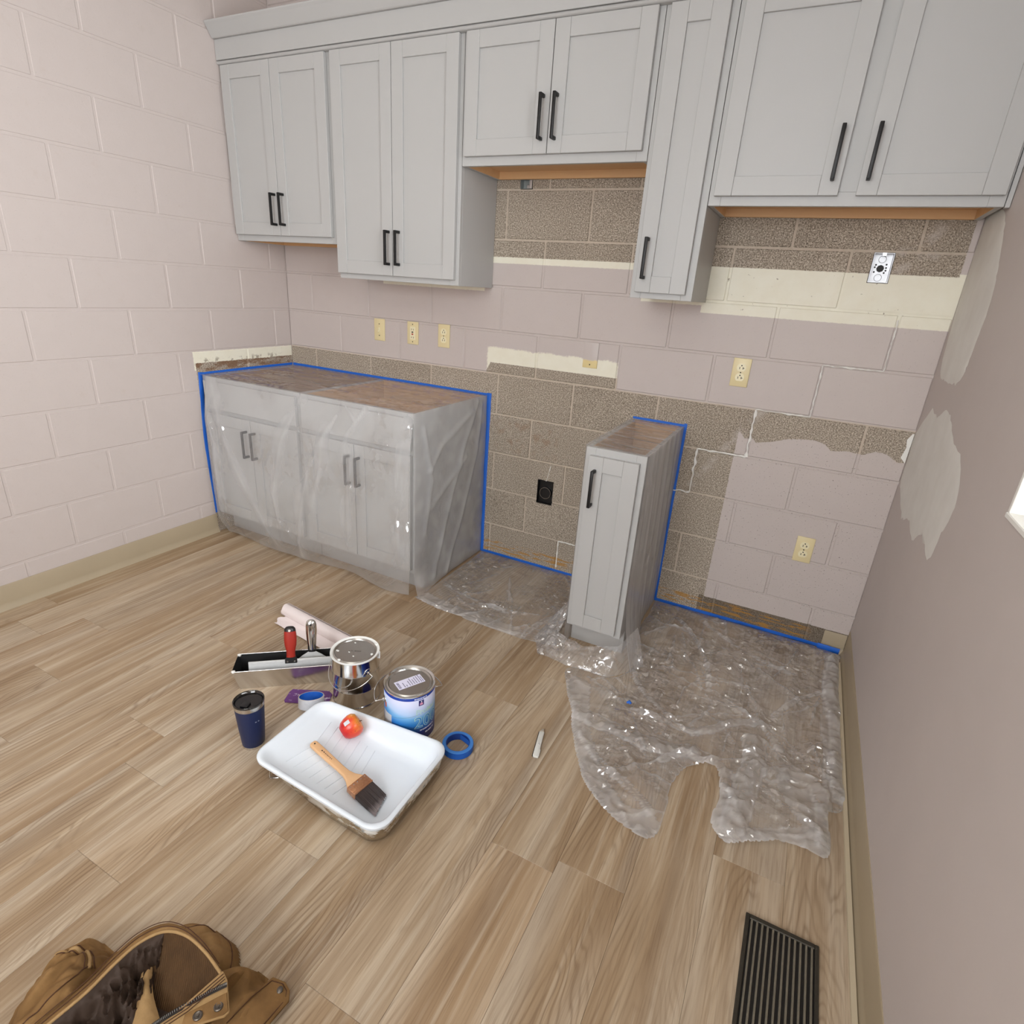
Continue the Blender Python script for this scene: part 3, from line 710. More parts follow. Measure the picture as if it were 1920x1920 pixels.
def wallbox(name, label, cat, H, depth, mat):
    a, b, c, d = H; t = thing(name, label, cat, ((a+b)/2, .04, c)); e = .0015
    mb = MB().box(a+.003, b-.003, depth-.001, depth, c+.003, d-.003); part('back_plate', mb, mat, t)
    mb = MB().box(a+.002, a+.0035, -.002, depth, c+.002, d-.002).box(b-.0035, b-.002, -.002, depth, c+.002, d-.002).box(a+.0035, b-.0035, -.002, depth, c+.002, c+.0035).box(a+.0035, b-.0035, -.002, depth, d-.0035, d-.002)
    part('box_wall', mb, mat, t); return t
t = wallbox('junction_box', 'open galvanised junction box with a round knockout under the right cabinet', 'junction box', H_JB, .045, simple('toned_down_zinc', (.50, .50, .51), .42, .9, vary=.2, vscale=60))  # darker, duller tone than the other galvanised parts
def disc(root, name, x, z, y, r, mat, n=18, ring=None):
    g = MB(); g.M = Matrix.Translation((x, y, z)) @ Matrix.Rotation(R(90), 4, 'X')
    if ring: g.lathe([(ring, 0), (ring, .0012), (r, .0012), (r, 0)], n, cap0=False, cap1=False)
    else: g.lathe([(r, 0), (r, .0012)], n)
    return part(name, g, mat, root)
xc, zc = 2.9395, 1.55
disc(t, 'center_hole', xc, zc, .0435, .0125, M['slot'], 8)
for dz in (-.031, .031): disc(t, 'knockout', xc, zc+dz, .0435, .0125, M['slot'], 20, .0112)
for dx, dz in ((-.016, .012), (.017, .014), (-.018, .004), (.018, .003), (-.017, -.012), (.015, -.014), (.0185, -.006)): disc(t, 'screw_hole', xc+dx, zc+dz, .0435, .0032, M['slot'], 10)
part('mounting_tab', MB().box(xc-.006, xc+.006, .0, .0015, 1.590, 1.600), M['galv'], t)
t = wallbox('junction_box', 'small open metal box peeking below the short cabinet', 'junction box', H_B1, .03, simple('dull_metal', (.35, .37, .36), .45, .9))
part('clamp', MB().box(1.500, 1.512, .012, .024, 1.812, 1.828), M['galv'], t, bevel=.002); part('mounting_tab', MB().box(1.516, 1.528, .004, .006, 1.813, 1.845), M['galv'], t)
blk = simple('black_plastic', srgb(14, 12, 12), .4)
t = wallbox('range_outlet', 'black range outlet recessed low in the bare blocks', 'outlet', H_BL, .02, blk)
a, b, c, d = H_BL
mb = MB(); mb.M = Matrix.Translation(((a+b)/2, .0195, .425)) @ Matrix.Rotation(R(90), 4, 'X'); mb.lathe([(.031, 0), (.031, .010), (.028, .013)], 32); rc = part('receptacle', mb, blk, t, smooth=40)
mb = MB(); mb.M = Matrix.Translation(((a+b)/2, .0055, .425)) @ Matrix.Rotation(R(90), 4, 'X'); mb.lathe([(.0305, 0), (.0305, .0022), (.029, .0022), (.029, 0)], 32, cap0=False, cap1=False); part('ring', mb, M['steel'], rc)

# ------------------------------------------------------------------ blue tape on the walls
def strip(label, pts, w, axis, plane, seed=0):
    """tape strip on a wall plane; pts are (along-wall, z) centre points"""
    P = crm([(a, 0, b) for a, b in pts], max(8, int(sum(math.dist(p, q) for p, q in zip(pts, pts[1:]))/.03))); n = len(P); mb = MB(); vs = []; fs = []
    for i, p in enumerate(P):
        d = (P[min(i+1, n-1)]-P[max(i-1, 0)]).normalized(); s = Vector((-d.z, 0, d.x))
        ww = w*(1+.16*nz(i*.7, seed, 0, 1.)); h = .0012+.0012*abs(nz(i*.5, seed+5, 0, 1.))
        for k, hh in ((-.5, .0003), (-.45, h), (.45, h*1.2), (.5, .0003)):
            q = p+s*ww*k
            vs.append((q.x, plane-hh, q.z) if axis == 'y' else (plane+hh, -q.x, q.z))
        if i: fs += [((i-1)*4+j, i*4+j, i*4+j+1, (i-1)*4+j+1) for j in range(3)]
    mb._add(vs, fs); o = part('tape_strip', mb, M['tape'], smooth=50); return tag(o, label, 'tape', 'blue tape strips')
strip('blue tape strip along the block wall behind the covered base cabinets', [(.004, .886), (.5, .884), (.9, .884), (1.36, .882)], .014, 'y', 0., 1)
strip('blue tape strip along the left wall at cabinet top height', [(.004, .886), (.3, .886), (.61, .882)], .013, 'x', 0., 2)
strip('vertical blue tape strip on the left wall beside the covered cabinet', [(.618, .890), (.622, .80), (.634, .55), (.628, .3), (.622, .115)], .024, 'x', 0., 3)
strip('vertical blue tape strip on bare blocks right of the covered cabinets', [(1.368, .892), (1.366, .6), (1.364, .3), (1.366, .012)], .027, 'y', 0., 4)
strip('blue tape strip at floor level between the cabinets', [(1.36, .010), (1.7, .009), (2.12, .008)], .015, 'y', 0., 5)
strip('short blue tape strip behind the narrow base cabinet top', [(2.124, .884), (2.362, .882)], .011, 'y', 0., 6)
strip('vertical blue tape strip right of the narrow base cabinet', [(2.362, .892), (2.361, .5), (2.361, .012)], .014, 'y', 0., 7)
strip('long blue tape strip at floor level right of the narrow cabinet', [(2.358, .010), (2.7, .011), (3.10, .010)], .016, 'y', 0., 8)
o = strip('short wide blue tape piece across the old baseboard stub', [(3.09, .016), (3.178, .014)], .028, 'y', -.0155, 9)

# ------------------------------------------------------------------ plastic film
def ridge(d, w): return math.exp(-(d/w)**2)
cov = thing('plastic_cover', 'clear plastic sheet draped over the two joined base cabinets', 'plastic sheet', (.68, -.62, 0))
FR = [[(.10, .87), (.17, .70), (.28, .42), (.50, .06)], [(.985, .87), (.90, .74), (.78, .52), (.70, .25), (.66, .03)], [(1.10, .86), (1.02, .74), (1.0, .62)], [(.985, .87), (1.06, .80), (1.02, .5), (1.0, .2)], [(.88, .70), (.86, .55), (.80, .35)], [(1.33, .84), (1.30, .55), (1.31, .2)], [(.05, .85), (.13, .55), (.12, .25)], [(.72, .86), (.60, .62), (.52, .35), (.55, .1)]]
def front(u, v):
    x = .006+(1.362-.006)*u; z = .880*(1-v)+.008*v
    bow = min(1, (.88-z)/.22); y = -.634-.030*bow-.012*math.sin(min(1, (.88-z)/.88)*math.pi)
    y -= .010*nz(x*3, z*1.2, 0, 1.)*bow
    for i, q in enumerate(FR): y -= (.006 if i % 2 else .009)*ridge(dseg(x, z, q), (.040, .018, .028, .012)[i % 4])*bow
    y += .0035*nz(x*16, z*6, 5, 1.)*bow
    k_ = max(0, 1-(x-.006)/.07); k_ = k_*k_*(3-2*k_); y = y*(1-k_)+(-.612)*k_
    low = max(0, (.12-z)/.12); y += low*(.040+.02*math.sin(x*9))
    x -= .03*low*max(0, x-1.2)/.16
    x = max(x, .004+.02*low)
    return (x, y, max(z+.006*low*math.sin(x*14), .004))
def fl(p):
    d = min(dseg(p.x, p.z, q) for q in FR); return .85+.8*ridge(d, .008)*max(0, .5+nz(p.x*7, p.z*7, 4, 1.))+.75*ridge(d, .045)*max(0, .55+nz(p.x*9, p.z*4, 8, 1.))+.7*max(0, (.10-p.z)/.10)+.5*nz(p.x*4+p.z*2, p.z*2, 1, 1.)
film_part('front_drape', MB().grid(150, 90, front), M['film'], cov, fl)
SR = [[(-.10, .86), (-.20, .70), (-.32, .45), (-.47, .05)], [(-.06, .84), (-.10, .60), (-.22, .3), (-.36, .03)], [(-.56, .80), (-.5, .55), (-.55, .3)], [(-.15, .82), (-.42, .70), (-.52, .60)], [(-.2, .6), (-.5, .42)]]
def sidef(u, v):
    y = -.632+.628*u; z = .880*(1-v)+.006*v
    x = 1.3555+.004*min(1, (.88-z)*6)+.004*(nz(y*9, z*7, 3, 1.)+.6)
    for q in SR: x += .008*ridge(dseg(y, z, q), .015)
    low = max(0, (.10-z)/.10); x += low*.02*max(0, -y-.3)/.3
    return (max(x, 1.353), y, z)
film_part('side_drape', MB().grid(70, 90, sidef), M['film'], cov, lambda p: 1.7+1.1*ridge(min(dseg(p.y, p.z, q) for q in SR), .014)*max(0, .6+nz(p.y*12, p.z*9, 2, 1.))+.9*max(0, nz(p.y*14, p.z*12, 1, 1.)))  # layer count raised so this side looks more brightly lit
def topf(u, v):
    x = .006+1.352*u; y = -.634+.630*v
    e = min(1, min(u, 1-u, v*.6, (1-v)*.6)*12)
    return (x, y, .8805-.004*e-.004*e*nz(x*3+y*7, y*13-x*4, 0, 1.)-.003*e*nz(x*9+y*30, y*9, 2, 1.))
film_part('top_film', MB().grid(110, 60, topf), M['film'], cov, lambda p: 1.0+.6*max(0, nz(p.x*4+p.y*10, p.y*16-p.x*3, 0, 1.)))

ncov = thing('plastic_cover', 'clear plastic film wrapped over the narrow base cabinet', 'plastic sheet', (2.24, -.3, 0))
film_part('top_film', MB().grid(40, 70, lambda u, v: (2.122+.236*u, -.606+.603*v, .8765+.0035*nz(u*2.+v*3, v*26, 0, 1.)*min(1, min(u, 1-u, v, 1-v)*10))), M['film'], ncov, lambda p: 1.0+1.4*max(0, nz(p.x*6, p.y*34+p.x*6, 0, 1.)))
def nside(u, v):
    y = -.604+.601*u; z = .880*(1-v)+.006*v; low = max(0, (.32-z)/.32)
    x = 2.3555+.0030*(nz(y*20+z*2, z*1.6, 3, 1.)+.7)+.0025*abs(nz(y*40+z*3, z*2.2, 8, 1.))*min(1, (.9-z)*3)
    x += low*low*.07*max(0, (-y-.25))/.35; y -= low*low*.05*max(0, (-y-.3))/.3
    return (x, y, z)
film_part('side_drape', MB().grid(90, 70, nside), M['film'], ncov, lambda p: 2.6+2.6*max(0, nz(p.y*20+p.z*2, p.z*1.6, 3, 1.)))  # extra layers whiten this side in place of stronger window light
film_part('side_drape', MB().grid(60, 60, lambda u, v: (2.1215-.004*(nz(u*20, v*3, 1, 1.)+.6)-.02*max(0, v-.75)*4*u*0, -.604+.601*u, .88*(1-v)+.006*v)), M['film'], ncov, lambda p: 1.4)
# gathered skirt at the foot of the narrow cabinet
def skirt(u, v):
    P = SK; t_ = u*(len(P)-1); i = min(int(t_), len(P)-2); f_ = t_-i
    a = Vector(P[i][0]).lerp(Vector(P[i+1][0]), f_); b = Vector(P[i][1]).lerp(Vector(P[i+1][1]), f_)
    p = a.lerp(b, v); w_ = math.sin(v*math.pi)
    p.z += .014*w_*(nz(u*14, v*2, 0, 1.)+.7)+.010*abs(nz(u*34, v*4, 4, 1.))*w_ ; p.y -= .008*nz(u*18, v*3, 6, 1.)
    p.z = max(p.z, .004); return tuple(p)
SK = [((2.115, -.30, .20), (2.02, -.42, .004)), ((2.112, -.50, .17), (1.99, -.62, .004)), ((2.105, -.64, .075), (2.05, -.72, .004)), ((2.22, -.645, .055), (2.19, -.735, .004)), ((2.36, -.635, .10), (2.36, -.72, .004)), ((2.40, -.52, .14), (2.46, -.58, .004))]
film_part('gathered_skirt', MB().grid(120, 22, skirt), M['film_floor'], ncov, lambda p: 1.3+1.5*abs(nz(p.x*22, p.y*22, p.z*10, 1.)))

def rg_(p, s_, seed): return (1-abs(nz(p.x*s_, p.y*s_, seed, 1.))*1.6)**5
def floor_film(name, label, outline, folds, bands, res=.0068, seed=0, amp=.010, ncr=95):
    xs = [p[0] for p in outline]; ys = [p[1] for p in outline]
    OL = [(p.x, p.y) for p in crm([(a, b, 0) for a, b in outline]+[(outline[0][0], outline[0][1], 0)], len(outline)*7)[:-1]]
    OL = [(x+.006*nz(x*9, y*9, seed, 1.), y+.006*nz(x*9, y*9, seed+4, 1.)) for x, y in OL]
    x0, x1, y0, y1 = min(xs)-.02, max(xs)+.02, min(ys)-.02, max(ys)+.02; nu, nv = int((x1-x0)/res), int((y1-y0)/res)
    rnd = random.Random(seed); CRS = []
    for _ in range(ncr):
        cx, cy = rnd.uniform(x0, x1), rnd.uniform(y0, y1); a = rnd.uniform(0, math.pi); l = rnd.uniform(.03, .16); CRS.append(([(cx-l*math.cos(a), cy-l*math.sin(a)), (cx+rnd.uniform(-.02, .02), cy+rnd.uniform(-.02, .02)), (cx+l*math.cos(a), cy+l*math.sin(a))], rnd.uniform(.003, .009)))
    F = [([(p.x, p.y) for p in crm([(a, b, 0) for a, b in f[0]], 16)], f[1], f[2]) for f in folds]
    B = [([(p.x, p.y) for p in crm([(a, b, 0) for a, b in f[0]], 20)], f[1]) for f in bands]
    def hgt(x, y):
        e = min(1., dseg(x, y, OL, True)/.03)
        rg1 = (1-abs(nz(x*11, y*11, seed, 1.))*1.6)**3; rg2 = (1-abs(nz(x*24+y*5, y*24-x*5, seed+3, 1.))*1.6)**3; rg3 = 1-abs(nz(x*46, y*46, seed+5, 1.))
        z = .0035+amp*max(0, nz(x*6, y*6, seed, 1.)+.15)*e+amp*.8*max(0, rg1)*e+amp*.5*max(0, rg2)*e+amp*.10*rg3
        for q, h in CRS:
            if not near(x, y, q, .02): continue
            d = dseg(x, y, q)
            if d < .02: z += h*max(0, 1-d/.009)*e
        for q, w, h in F:
            if not near(x, y, q, w*1.3): continue
            d = dseg(x, y, q)
            if d < w*1.3: z += h*.5*max(0, 1-(d/(w*1.3))**2)*(.55+.45*max(0, rg1)+.25*max(0, rg2))
        return z
    def fn(u, v): x = x0+(x1-x0)*u; y = y0+(y1-y0)*v; return (x, y, hgt(x, y))
    # jitter the grid slightly so the rim does not look stepped: snap rim vertices on the outline
    mb = MB(); pts = {}; V = []; Fc = []
    def vid(i, j):
        if (i, j) not in pts:
            x = x0+(x1-x0)*i/nu; y = y0+(y1-y0)*j/nv; ins = pip(x, y, OL)
            if not ins:
                best = None
                for k in range(len(OL)):
                    ax, ay = OL[k]; bx, by = OL[(k+1) % len(OL)]; dx, dy = bx-ax, by-ay; L = dx*dx+dy*dy or 1e-9
                    t_ = max(0, min(1, ((x-ax)*dx+(y-ay)*dy)/L)); px, py = ax+t_*dx, ay+t_*dy; dd = (px-x)**2+(py-y)**2
                    if best is None or dd < best[0]: best = (dd, px, py)
                x, y = best[1], best[2]
            pts[(i, j)] = len(V); V.append((x, y, hgt(x, y)))
        return pts[(i, j)]
    for j in range(nv):
        for i in range(nu):
            if pip(x0+(x1-x0)*(i+.5)/nu, y0+(y1-y0)*(j+.5)/nv, OL): Fc.append((vid(i, j), vid(i+1, j), vid(i+1, j+1), vid(i, j+1)))
    mb._add(V, Fc)
    def lay(p):
        l = 1.0+.5*max(0, nz(p.x*8, p.y*8, seed+2, 1.))
        for q, w, h in F:
            if not near(p.x, p.y, q, w*1.4): continue
            d = dseg(p.x, p.y, q)
            if d < w*1.35: l += 1.05*min(1, (w*1.35-d)/.006)*(.5+.8*max(0, 1-abs(nz(p.x*13, p.y*13, seed+3, 1.))*2.2))+(1.5 if abs(d-w*1.22) < .0045 else 0)
        for q, w in B:
            if near(p.x, p.y, q, w) and dseg(p.x, p.y, q) < w: l += 1.3
        for q, h in CRS:
            if not near(p.x, p.y, q, .012): continue
            d = dseg(p.x, p.y, q)
            if d < .010: l += 1.6*max(0, 1-d/.006)
        l += .9*max(0, rg_(p, 11, seed))*.6+(1.3 if dseg(p.x, p.y, OL, True) < .006 else 0)
        return l
    me = bpy.data.meshes.new(name); me.from_pydata(mb.v, [], mb.f); me.update(); fixmesh(me, smooth=60); me.materials.append(M['film_floor'])
    o = bpy.data.objects.new(name, me); link(o, None, (0, 0, 0)); layers(o, [lay(v.co) for v in me.vertices]); return tag(o, label, 'plastic sheet')
floor_film('plastic_sheet', 'thin clear plastic sheet on the floor between the base cabinets', [(1.372, -.004), (1.75, -.004), (2.112, -.004), (2.114, -.35), (2.112, -.60), (1.98, -.66), (1.74, -.665), (1.52, -.655), (1.37, -.632), (1.375, -.58), (1.374, -.3)],
           [([(1.385, -.625), (1.56, -.648), (1.76, -.655), (1.95, -.645)], .008, .006), ([(1.42, -.45), (1.62, -.5), (1.8, -.52)], .008, .010), ([(2.08, -.35), (1.98, -.48), (1.95, -.62)], .010, .012)], [([(1.40, -.60), (1.6, -.63), (1.9, -.63)], .03)], seed=3, amp=.005, ncr=30)
SHEET = [(2.372, -.004), (2.75, -.004), (3.15, -.020), (3.178, -.10), (3.176, -.35), (3.172, -.60), (3.176, -.80), (3.174, -.95), (3.13, -1.00), (3.135, -1.10), (3.12, -1.165), (3.03, -1.165), (2.95, -1.21), (2.87, -1.255), (2.82, -1.20), (2.835, -1.10), (2.80, -.985), (2.72, -1.03), (2.695, -1.13), (2.70, -1.22), (2.685, -1.345), (2.58, -1.335), (2.47, -1.27), (2.405, -1.18), (2.335, -1.05), (2.285, -.95), (2.235, -.86), (2.195, -.76), (2.25, -.715), (2.37, -.715), (2.42, -.60), (2.372, -.45)]
floor_film('plastic_sheet', 'crumpled clear plastic sheet spread on the floor by the right wall', SHEET,
    [([(2.32, -.98), (2.47, -.99), (2.62, -1.0), (2.74, -.955), (2.83, -1.01), (2.845, -1.12), (2.835, -1.20), (2.88, -1.235), (2.98, -1.19), (3.10, -1.155)], .026, .024),
     ([(2.90, -.80), (2.915, -.90), (2.90, -1.0), (2.89, -1.12), (2.88, -1.2)], .028, .026),
     ([(3.165, -.06), (3.15, -.22), (3.14, -.34), (3.16, -.48), (3.165, -.64), (3.155, -.80), (3.165, -.90)], .022, .020),
     ([(2.96, -.94), (3.02, -.88), (3.09, -.90), (3.12, -1.0), (3.12, -1.12)], .020, .022),
     ([(2.50, -.85), (2.63, -.86), (2.74, -.84), (2.84, -.72), (2.93, -.70), (2.98, -.80)], .012, .016),
     ([(2.30, -.93), (2.35, -1.05), (2.48, -1.16), (2.60, -1.22), (2.66, -1.27)], .010, .010),
     ([(2.43, -.62), (2.50, -.74), (2.62, -.83), (2.72, -.87)], .008, .010), ([(2.50, -.12), (2.66, -.36), (2.72, -.60)], .007, .012), ([(2.62, -.10), (2.82, -.25), (3.0, -.30)], .007, .008),
     ([(2.95, -.62), (3.04, -.45), (3.10, -.38)], .007, .010), ([(2.64, -1.05), (2.70, -.98), (2.735, -.96)], .010, .012)],
    [([(2.27, -.85), (2.33, -1.02), (2.43, -1.20), (2.56, -1.32), (2.67, -1.33)], .055), ([(3.16, -.1), (3.15, -.4), (3.15, -.9)], .04), ([(2.84, -1.1), (2.9, -1.22), (3.1, -1.13)], .05), ([(3.03, -.95), (3.11, -1.08)], .05)], seed=11, amp=.011)
b = MB(); rr = random.Random(2)
b.tube([(0, 0, .004), (.008, .004, .008), (.016, .001, .005)], [.004, .008, .005], 8, flat=.7)
o = part('tape_scrap', b, M['tape'], smooth=60); tag(o, 'tiny crumpled blue tape scrap on the plastic sheet', 'tape'); o.location = (2.478, -.862, .034)

# ------------------------------------------------------------------ things on the floor
# metal roller tray with a white liner
def rr_outline(L, w0, w1, r, n=7):
    C = [(0+r, -w0/2+r, 180), (L-r, -w1/2+r, 270), (L-r, w1/2-r, 0), (r, w0/2-r, 90)]; out = []
    for cx, cy, a0 in C:
        for k in range(n+1):
            a = R(a0+90*k/n); out.append((cx+r*math.cos(a), cy+r*math.sin(a)))
    return out
def dens(P, m=3):
    out = []
    for i, p in enumerate(P):
        q = P[(i+1) % len(P)]; k = m*3 if math.dist(p, q) > .05 else 1
        for j in range(k): out.append((p[0]+(q[0]-p[0])*j/k, p[1]+(q[1]-p[1])*j/k))
    return out
TL, TW0, TW1, TH = .478, .296, .342, .084
def tray_floor(x, lift=0.):
    a, b = .045, .285
    t_ = max(0, min(1, (x-a)/(b-a))); return .062*(1-t_)+.012*t_+lift
def tray_shell(rim, drop, lift, inset0, inset_top=0.):
    """rings from the rim down to the sloping floor"""
    O = dens(rr_outline(TL, TW0, TW1, .05)); cx, cy = TL/2, 0; n = len(O); mb = MB(); rings = []
    def ins(p, d):
        dx, dy = p[0]-cx, p[1]-cy; return (cx+dx*(1-d/(TL/2)), cy+dy*(1-d/(TW1/2)))
    for d, zf in rim: rings.append([(*ins(p, d), zf) for p in O])
    for d, f_ in drop: rings.append([(*ins(p, d), TH-(TH-tray_floor(ins(p, d)[0], lift))*f_) for p in O])
    vs = [v for r_ in rings for v in r_]; fs = [(k*n+i, k*n+(i+1) % n, (k+1)*n+(i+1) % n, (k+1)*n+i) for k in range(len(rings)-1) for i in range(n)]
    last = rings[-1]
    for s in (.8, .6, .4, .2):
        rg = [(cx+(x-cx)*s, cy+(y-cy)*s) for x, y, z in last]; o_ = len(vs); vs += [(x, y, tray_floor(x, lift)) for x, y in rg]
        fs += [(o_-n+i, o_-n+(i+1) % n, o_+(i+1) % n, o_+i) for i in range(n)]
    o_ = len(vs); vs.append((cx, cy, tray_floor(cx, lift))); fs += [(o_-n+i, o_-n+(i+1) % n, o_) for i in range(n)]
    return mb._add(vs, fs)
TRAY_LOC, TRAY_R = (1.593, -1.597, 0.), R(1.5)
def metal_paint():
    t = NT('paint_smeared_tin'); P = t.obj(); x, y, z = t.sep(P); n_ = t.noise(t.scale(P, (9, 9, 22)), 1.6, 5, .65)
    pm_ = t.mul(t.gt(n_, .50, .03), t.gt(t.add(z, t.mul(t.sub(n_, .5), .06)), .030, .004)); pm_ = t.mul(pm_, t.gt(x, .02, .2))
    teal = t.gt(t.noise(P, 26, 3), .60, .03)
    c = t.mix(pm_, (.55, .52, .46), t.mix(t.mul(teal, .75), srgb(226, 226, 222), srgb(92, 116, 126)))
    return t.done(t.pbr(c, t.m('MULTIPLY_ADD', pm_, .25, .27), t.sub(1., pm_), t.bump(n_, .2, .002)))
tr = thing('roller_tray', 'paint-spattered metal roller tray under the white liner', 'paint tray')
part('tray_body', tray_shell([(-.0015, TH-.012), (-.0005, TH-.006)], [(.001, .10), (.004, .5), (.008, .88), (.016, 1.)], 0., 0), metal_paint(), tr, smooth=40)
for sy in (-1, 1): part('leg', MB().tube([(.05, sy*.12, .058), (.045, sy*.125, .03), (.04, sy*.125, .003), (.06, sy*.11, .003)], .003, 8), M['tin'], tr, smooth=50)
place(tr, TRAY_LOC, TRAY_R)
ln = thing('tray_liner', 'glossy white plastic liner inside the metal roller tray', 'tray liner')
lb = part('liner_body', tray_shell([(-.0035, TH-.008), (-.004, TH-.001), (-.001, TH+.002), (.005, TH+.0025), (.009, TH+.0005)], [(.013, .06), (.020, .5), (.030, .86), (.042, 1.)], .005, 0), M['liner'], ln, smooth=45)
for i in range(7):
    x = .08+i*.029; yw = .095
    part('rib', MB().tube([(x, -yw, tray_floor(x, .0052)), (x+.02, 0, tray_floor(x+.02, .0052)), (x, yw, tray_floor(x, .0052))], .0013, 6), M['liner'], lb, smooth=60)
place(ln, TRAY_LOC, TRAY_R)

# apple
def apple_mat():
    t = NT('apple_skin'); o = t.obj(); n_ = t.noise(t.scale(o, (30, 30, 9)), 1.5, 4); x, y, z = t.sep(o)
    f_ = t.m('MULTIPLY_ADD', t.add(t.mul(x, -.35), t.mul(z, 1.)), 14., t.mul(t.sub(n_, .55), 1.3), clamp=True)
    c = t.ramp(f_, [(0., srgb(196, 34, 40)), (.45, srgb(226, 74, 48)), (.75, srgb(238, 132, 52)), (1., srgb(240, 170, 64))])
    c = t.mix(t.gt(t.noise(o, 260, 1), .72, .02), c, srgb(150, 40, 30))
    return t.done(t.pbr(c, .28, 0, None, .5))
ap = thing('apple', 'red and orange apple with a sticker lying in the tray', 'apple')
prof = [(.001, -.028), (.010, -.031), (.020, -.0305), (.029, -.021), (.0345, -.006), (.0365, .008), (.034, .020), (.026, .029), (.015, .031), (.006, .027), (.001, .022)]
part('fruit', MB().lathe([(r_, z) for r_, z in prof], 32), apple_mat(), ap, smooth=60)
part('stem', MB().tube([(0, 0, .020), (.001, .001, .030), (.004, .002, .037)], .0012, 6), simple('stem', srgb(80, 58, 30), .7), ap, smooth=50)
g = MB(); g.M = Matrix.Rotation(R(-96), 4, 'Z') @ Matrix.Rotation(R(92), 4, 'Y')
g.grid(6, 6, lambda u, v: ((.0372*math.sin((u-.5)*.50))*1.0, .0372*math.sin((v-.5)*.36), .0372*math.cos((u-.5)*.5)*math.cos((v-.5)*.36)+.0002))
part('sticker', g, simple('sticker', srgb(214, 218, 224), .4), ap, smooth=60)
place(ap, (1.752, -1.497, .077), rot=(R(-62), R(22), R(-20)))

# paint brush (local: handle tip at 0, bristle end at +x)
br = thing('paint_brush', 'angled paint brush with wooden handle lying in the tray', 'paint brush')
hp = [(0., .0085), (.006, .012), (.03, .0125), (.08, .0118), (.13, .0108), (.155, .0115), (.175, .017), (.190, .026), (.200, .0315)]
top = [(x, w) for x, w in hp]; ol = [(x, -w) for x, w in top]+[(x+.0, w) for x, w in reversed(top)]
wood = maple('beech_handle', srgb(214, 166, 120), srgb(228, 186, 142))
hd = part('brush_handle', MB().prism(ol, .004, .018), wood, br, bevel=.0045, bseg=3, smooth=50)
mb = MB(); mb.M = Matrix.Translation((.012, 0, .0179)); mb.lathe([(.0025, 0), (.0025, .0006)], 12); part('hang_hole', mb, M['slot'], hd)
mb = MB()
for k, (xx, ww) in enumerate(((.045, .006), (.053, .007), (.062, .003), (.067, .003), (.072, .003), (.077, .003), (.083, .003), (.089, .003))): mb.box(xx, xx+ww*.8, -.0025+(k % 2)*.001, .0012, .0179, .0182)
part('imprint', mb, simple('imprint_ink', srgb(60, 38, 26), .6), hd)
fer = [(.197, -.0335), (.233, -.0335), (.233, .0335), (.197, .0335)]
def copper():
    t = NT('copper_ferrule'); o = t.obj(); n_ = t.noise(o, 160, 4)
    return t.done(t.pbr(t.mix(n_, (.50, .20, .10), (.85, .50, .30)), .3, 1., t.bump(n_, .3, .001)))
cop = copper()
f_ = part('ferrule', MB().prism(fer, .0015, .0205), cop, br, bevel=.003, bseg=2, smooth=40)
part('ferrule_band', MB().box(.228, .2315, -.034, .034, .001, .0212), cop, f_, bevel=.001); part('ferrule_band', MB().box(.222, .2245, -.034, .034, .001, .0210), cop, f_, bevel=.001)
for yy in (-.026, -.013, 0, .013, .026):
    mb = MB(); mb.M = Matrix.Translation((.204, yy, .0203)); mb.lathe([(.0018, 0), (.001, .0012)], 10); part('rivet', mb, M['tin'], f_, smooth=50)
def bristle_mat():
    t = NT('bristles'); o = t.obj(); x, y, z = t.sep(o); n_ = t.noise(t.scale(o, (6, 330, 120)), 1., 3)
    c = t.mix(n_, srgb(26, 20, 20), srgb(70, 54, 50)); tip = t.gt(t.add(x, t.mul(t.sub(n_, .5), .03)), .024, .012)
    return t.done(t.pbr(t.mix(t.mul(tip, .75), c, srgb(170, 158, 158)), .5, 0, t.bump(n_, .6, .002)))
bm_ = MB(); rb = random.Random(5)
N_ = 66
vs, fs = [], []
def bl(k, top_):
    y = -.0315+.063*k/N_; L = .060+.026*(1-k/N_)+rb.uniform(-.0035, .0015); zt = .0185 if top_ else .0032
    return [(.230, y, zt), (.230+L*.6, y*1.03, (.016 if top_ else .0042)+rb.uniform(-.0007, .0007)), (.230+L, y*1.04, .0115 if top_ else .0085)]
T = [bl(k, True) for k in range(N_+1)]; rb = random.Random(5); Bt = [bl(k, False) for k in range(N_+1)]
for row in (T, Bt):
    for p in row: vs += p
m3 = 3*(N_+1)
for k in range(N_):
    for j in range(2):
        fs.append((k*3+j, k*3+j+1, k*3+4+j, k*3+3+j)); fs.append((m3+k*3+3+j, m3+k*3+4+j, m3+k*3+j+1, m3+k*3+j))
    fs.append((k*3+2, m3+k*3+2, m3+k*3+5, k*3+5))
for k in (0, N_):
    for j in range(2): fs.append((k*3+j, m3+k*3+j, m3+k*3+j+1, k*3+j+1))
bm_._add(vs, fs); part('bristles', bm_, bristle_mat(), br)
bdir = Vector((2.003, -1.648, 0))-Vector((1.693, -1.604, 0)); yaw = math.atan2(bdir.y, bdir.x)
place(br, (1.693, -1.604, .0595), rot=(0, R(8.5), yaw))

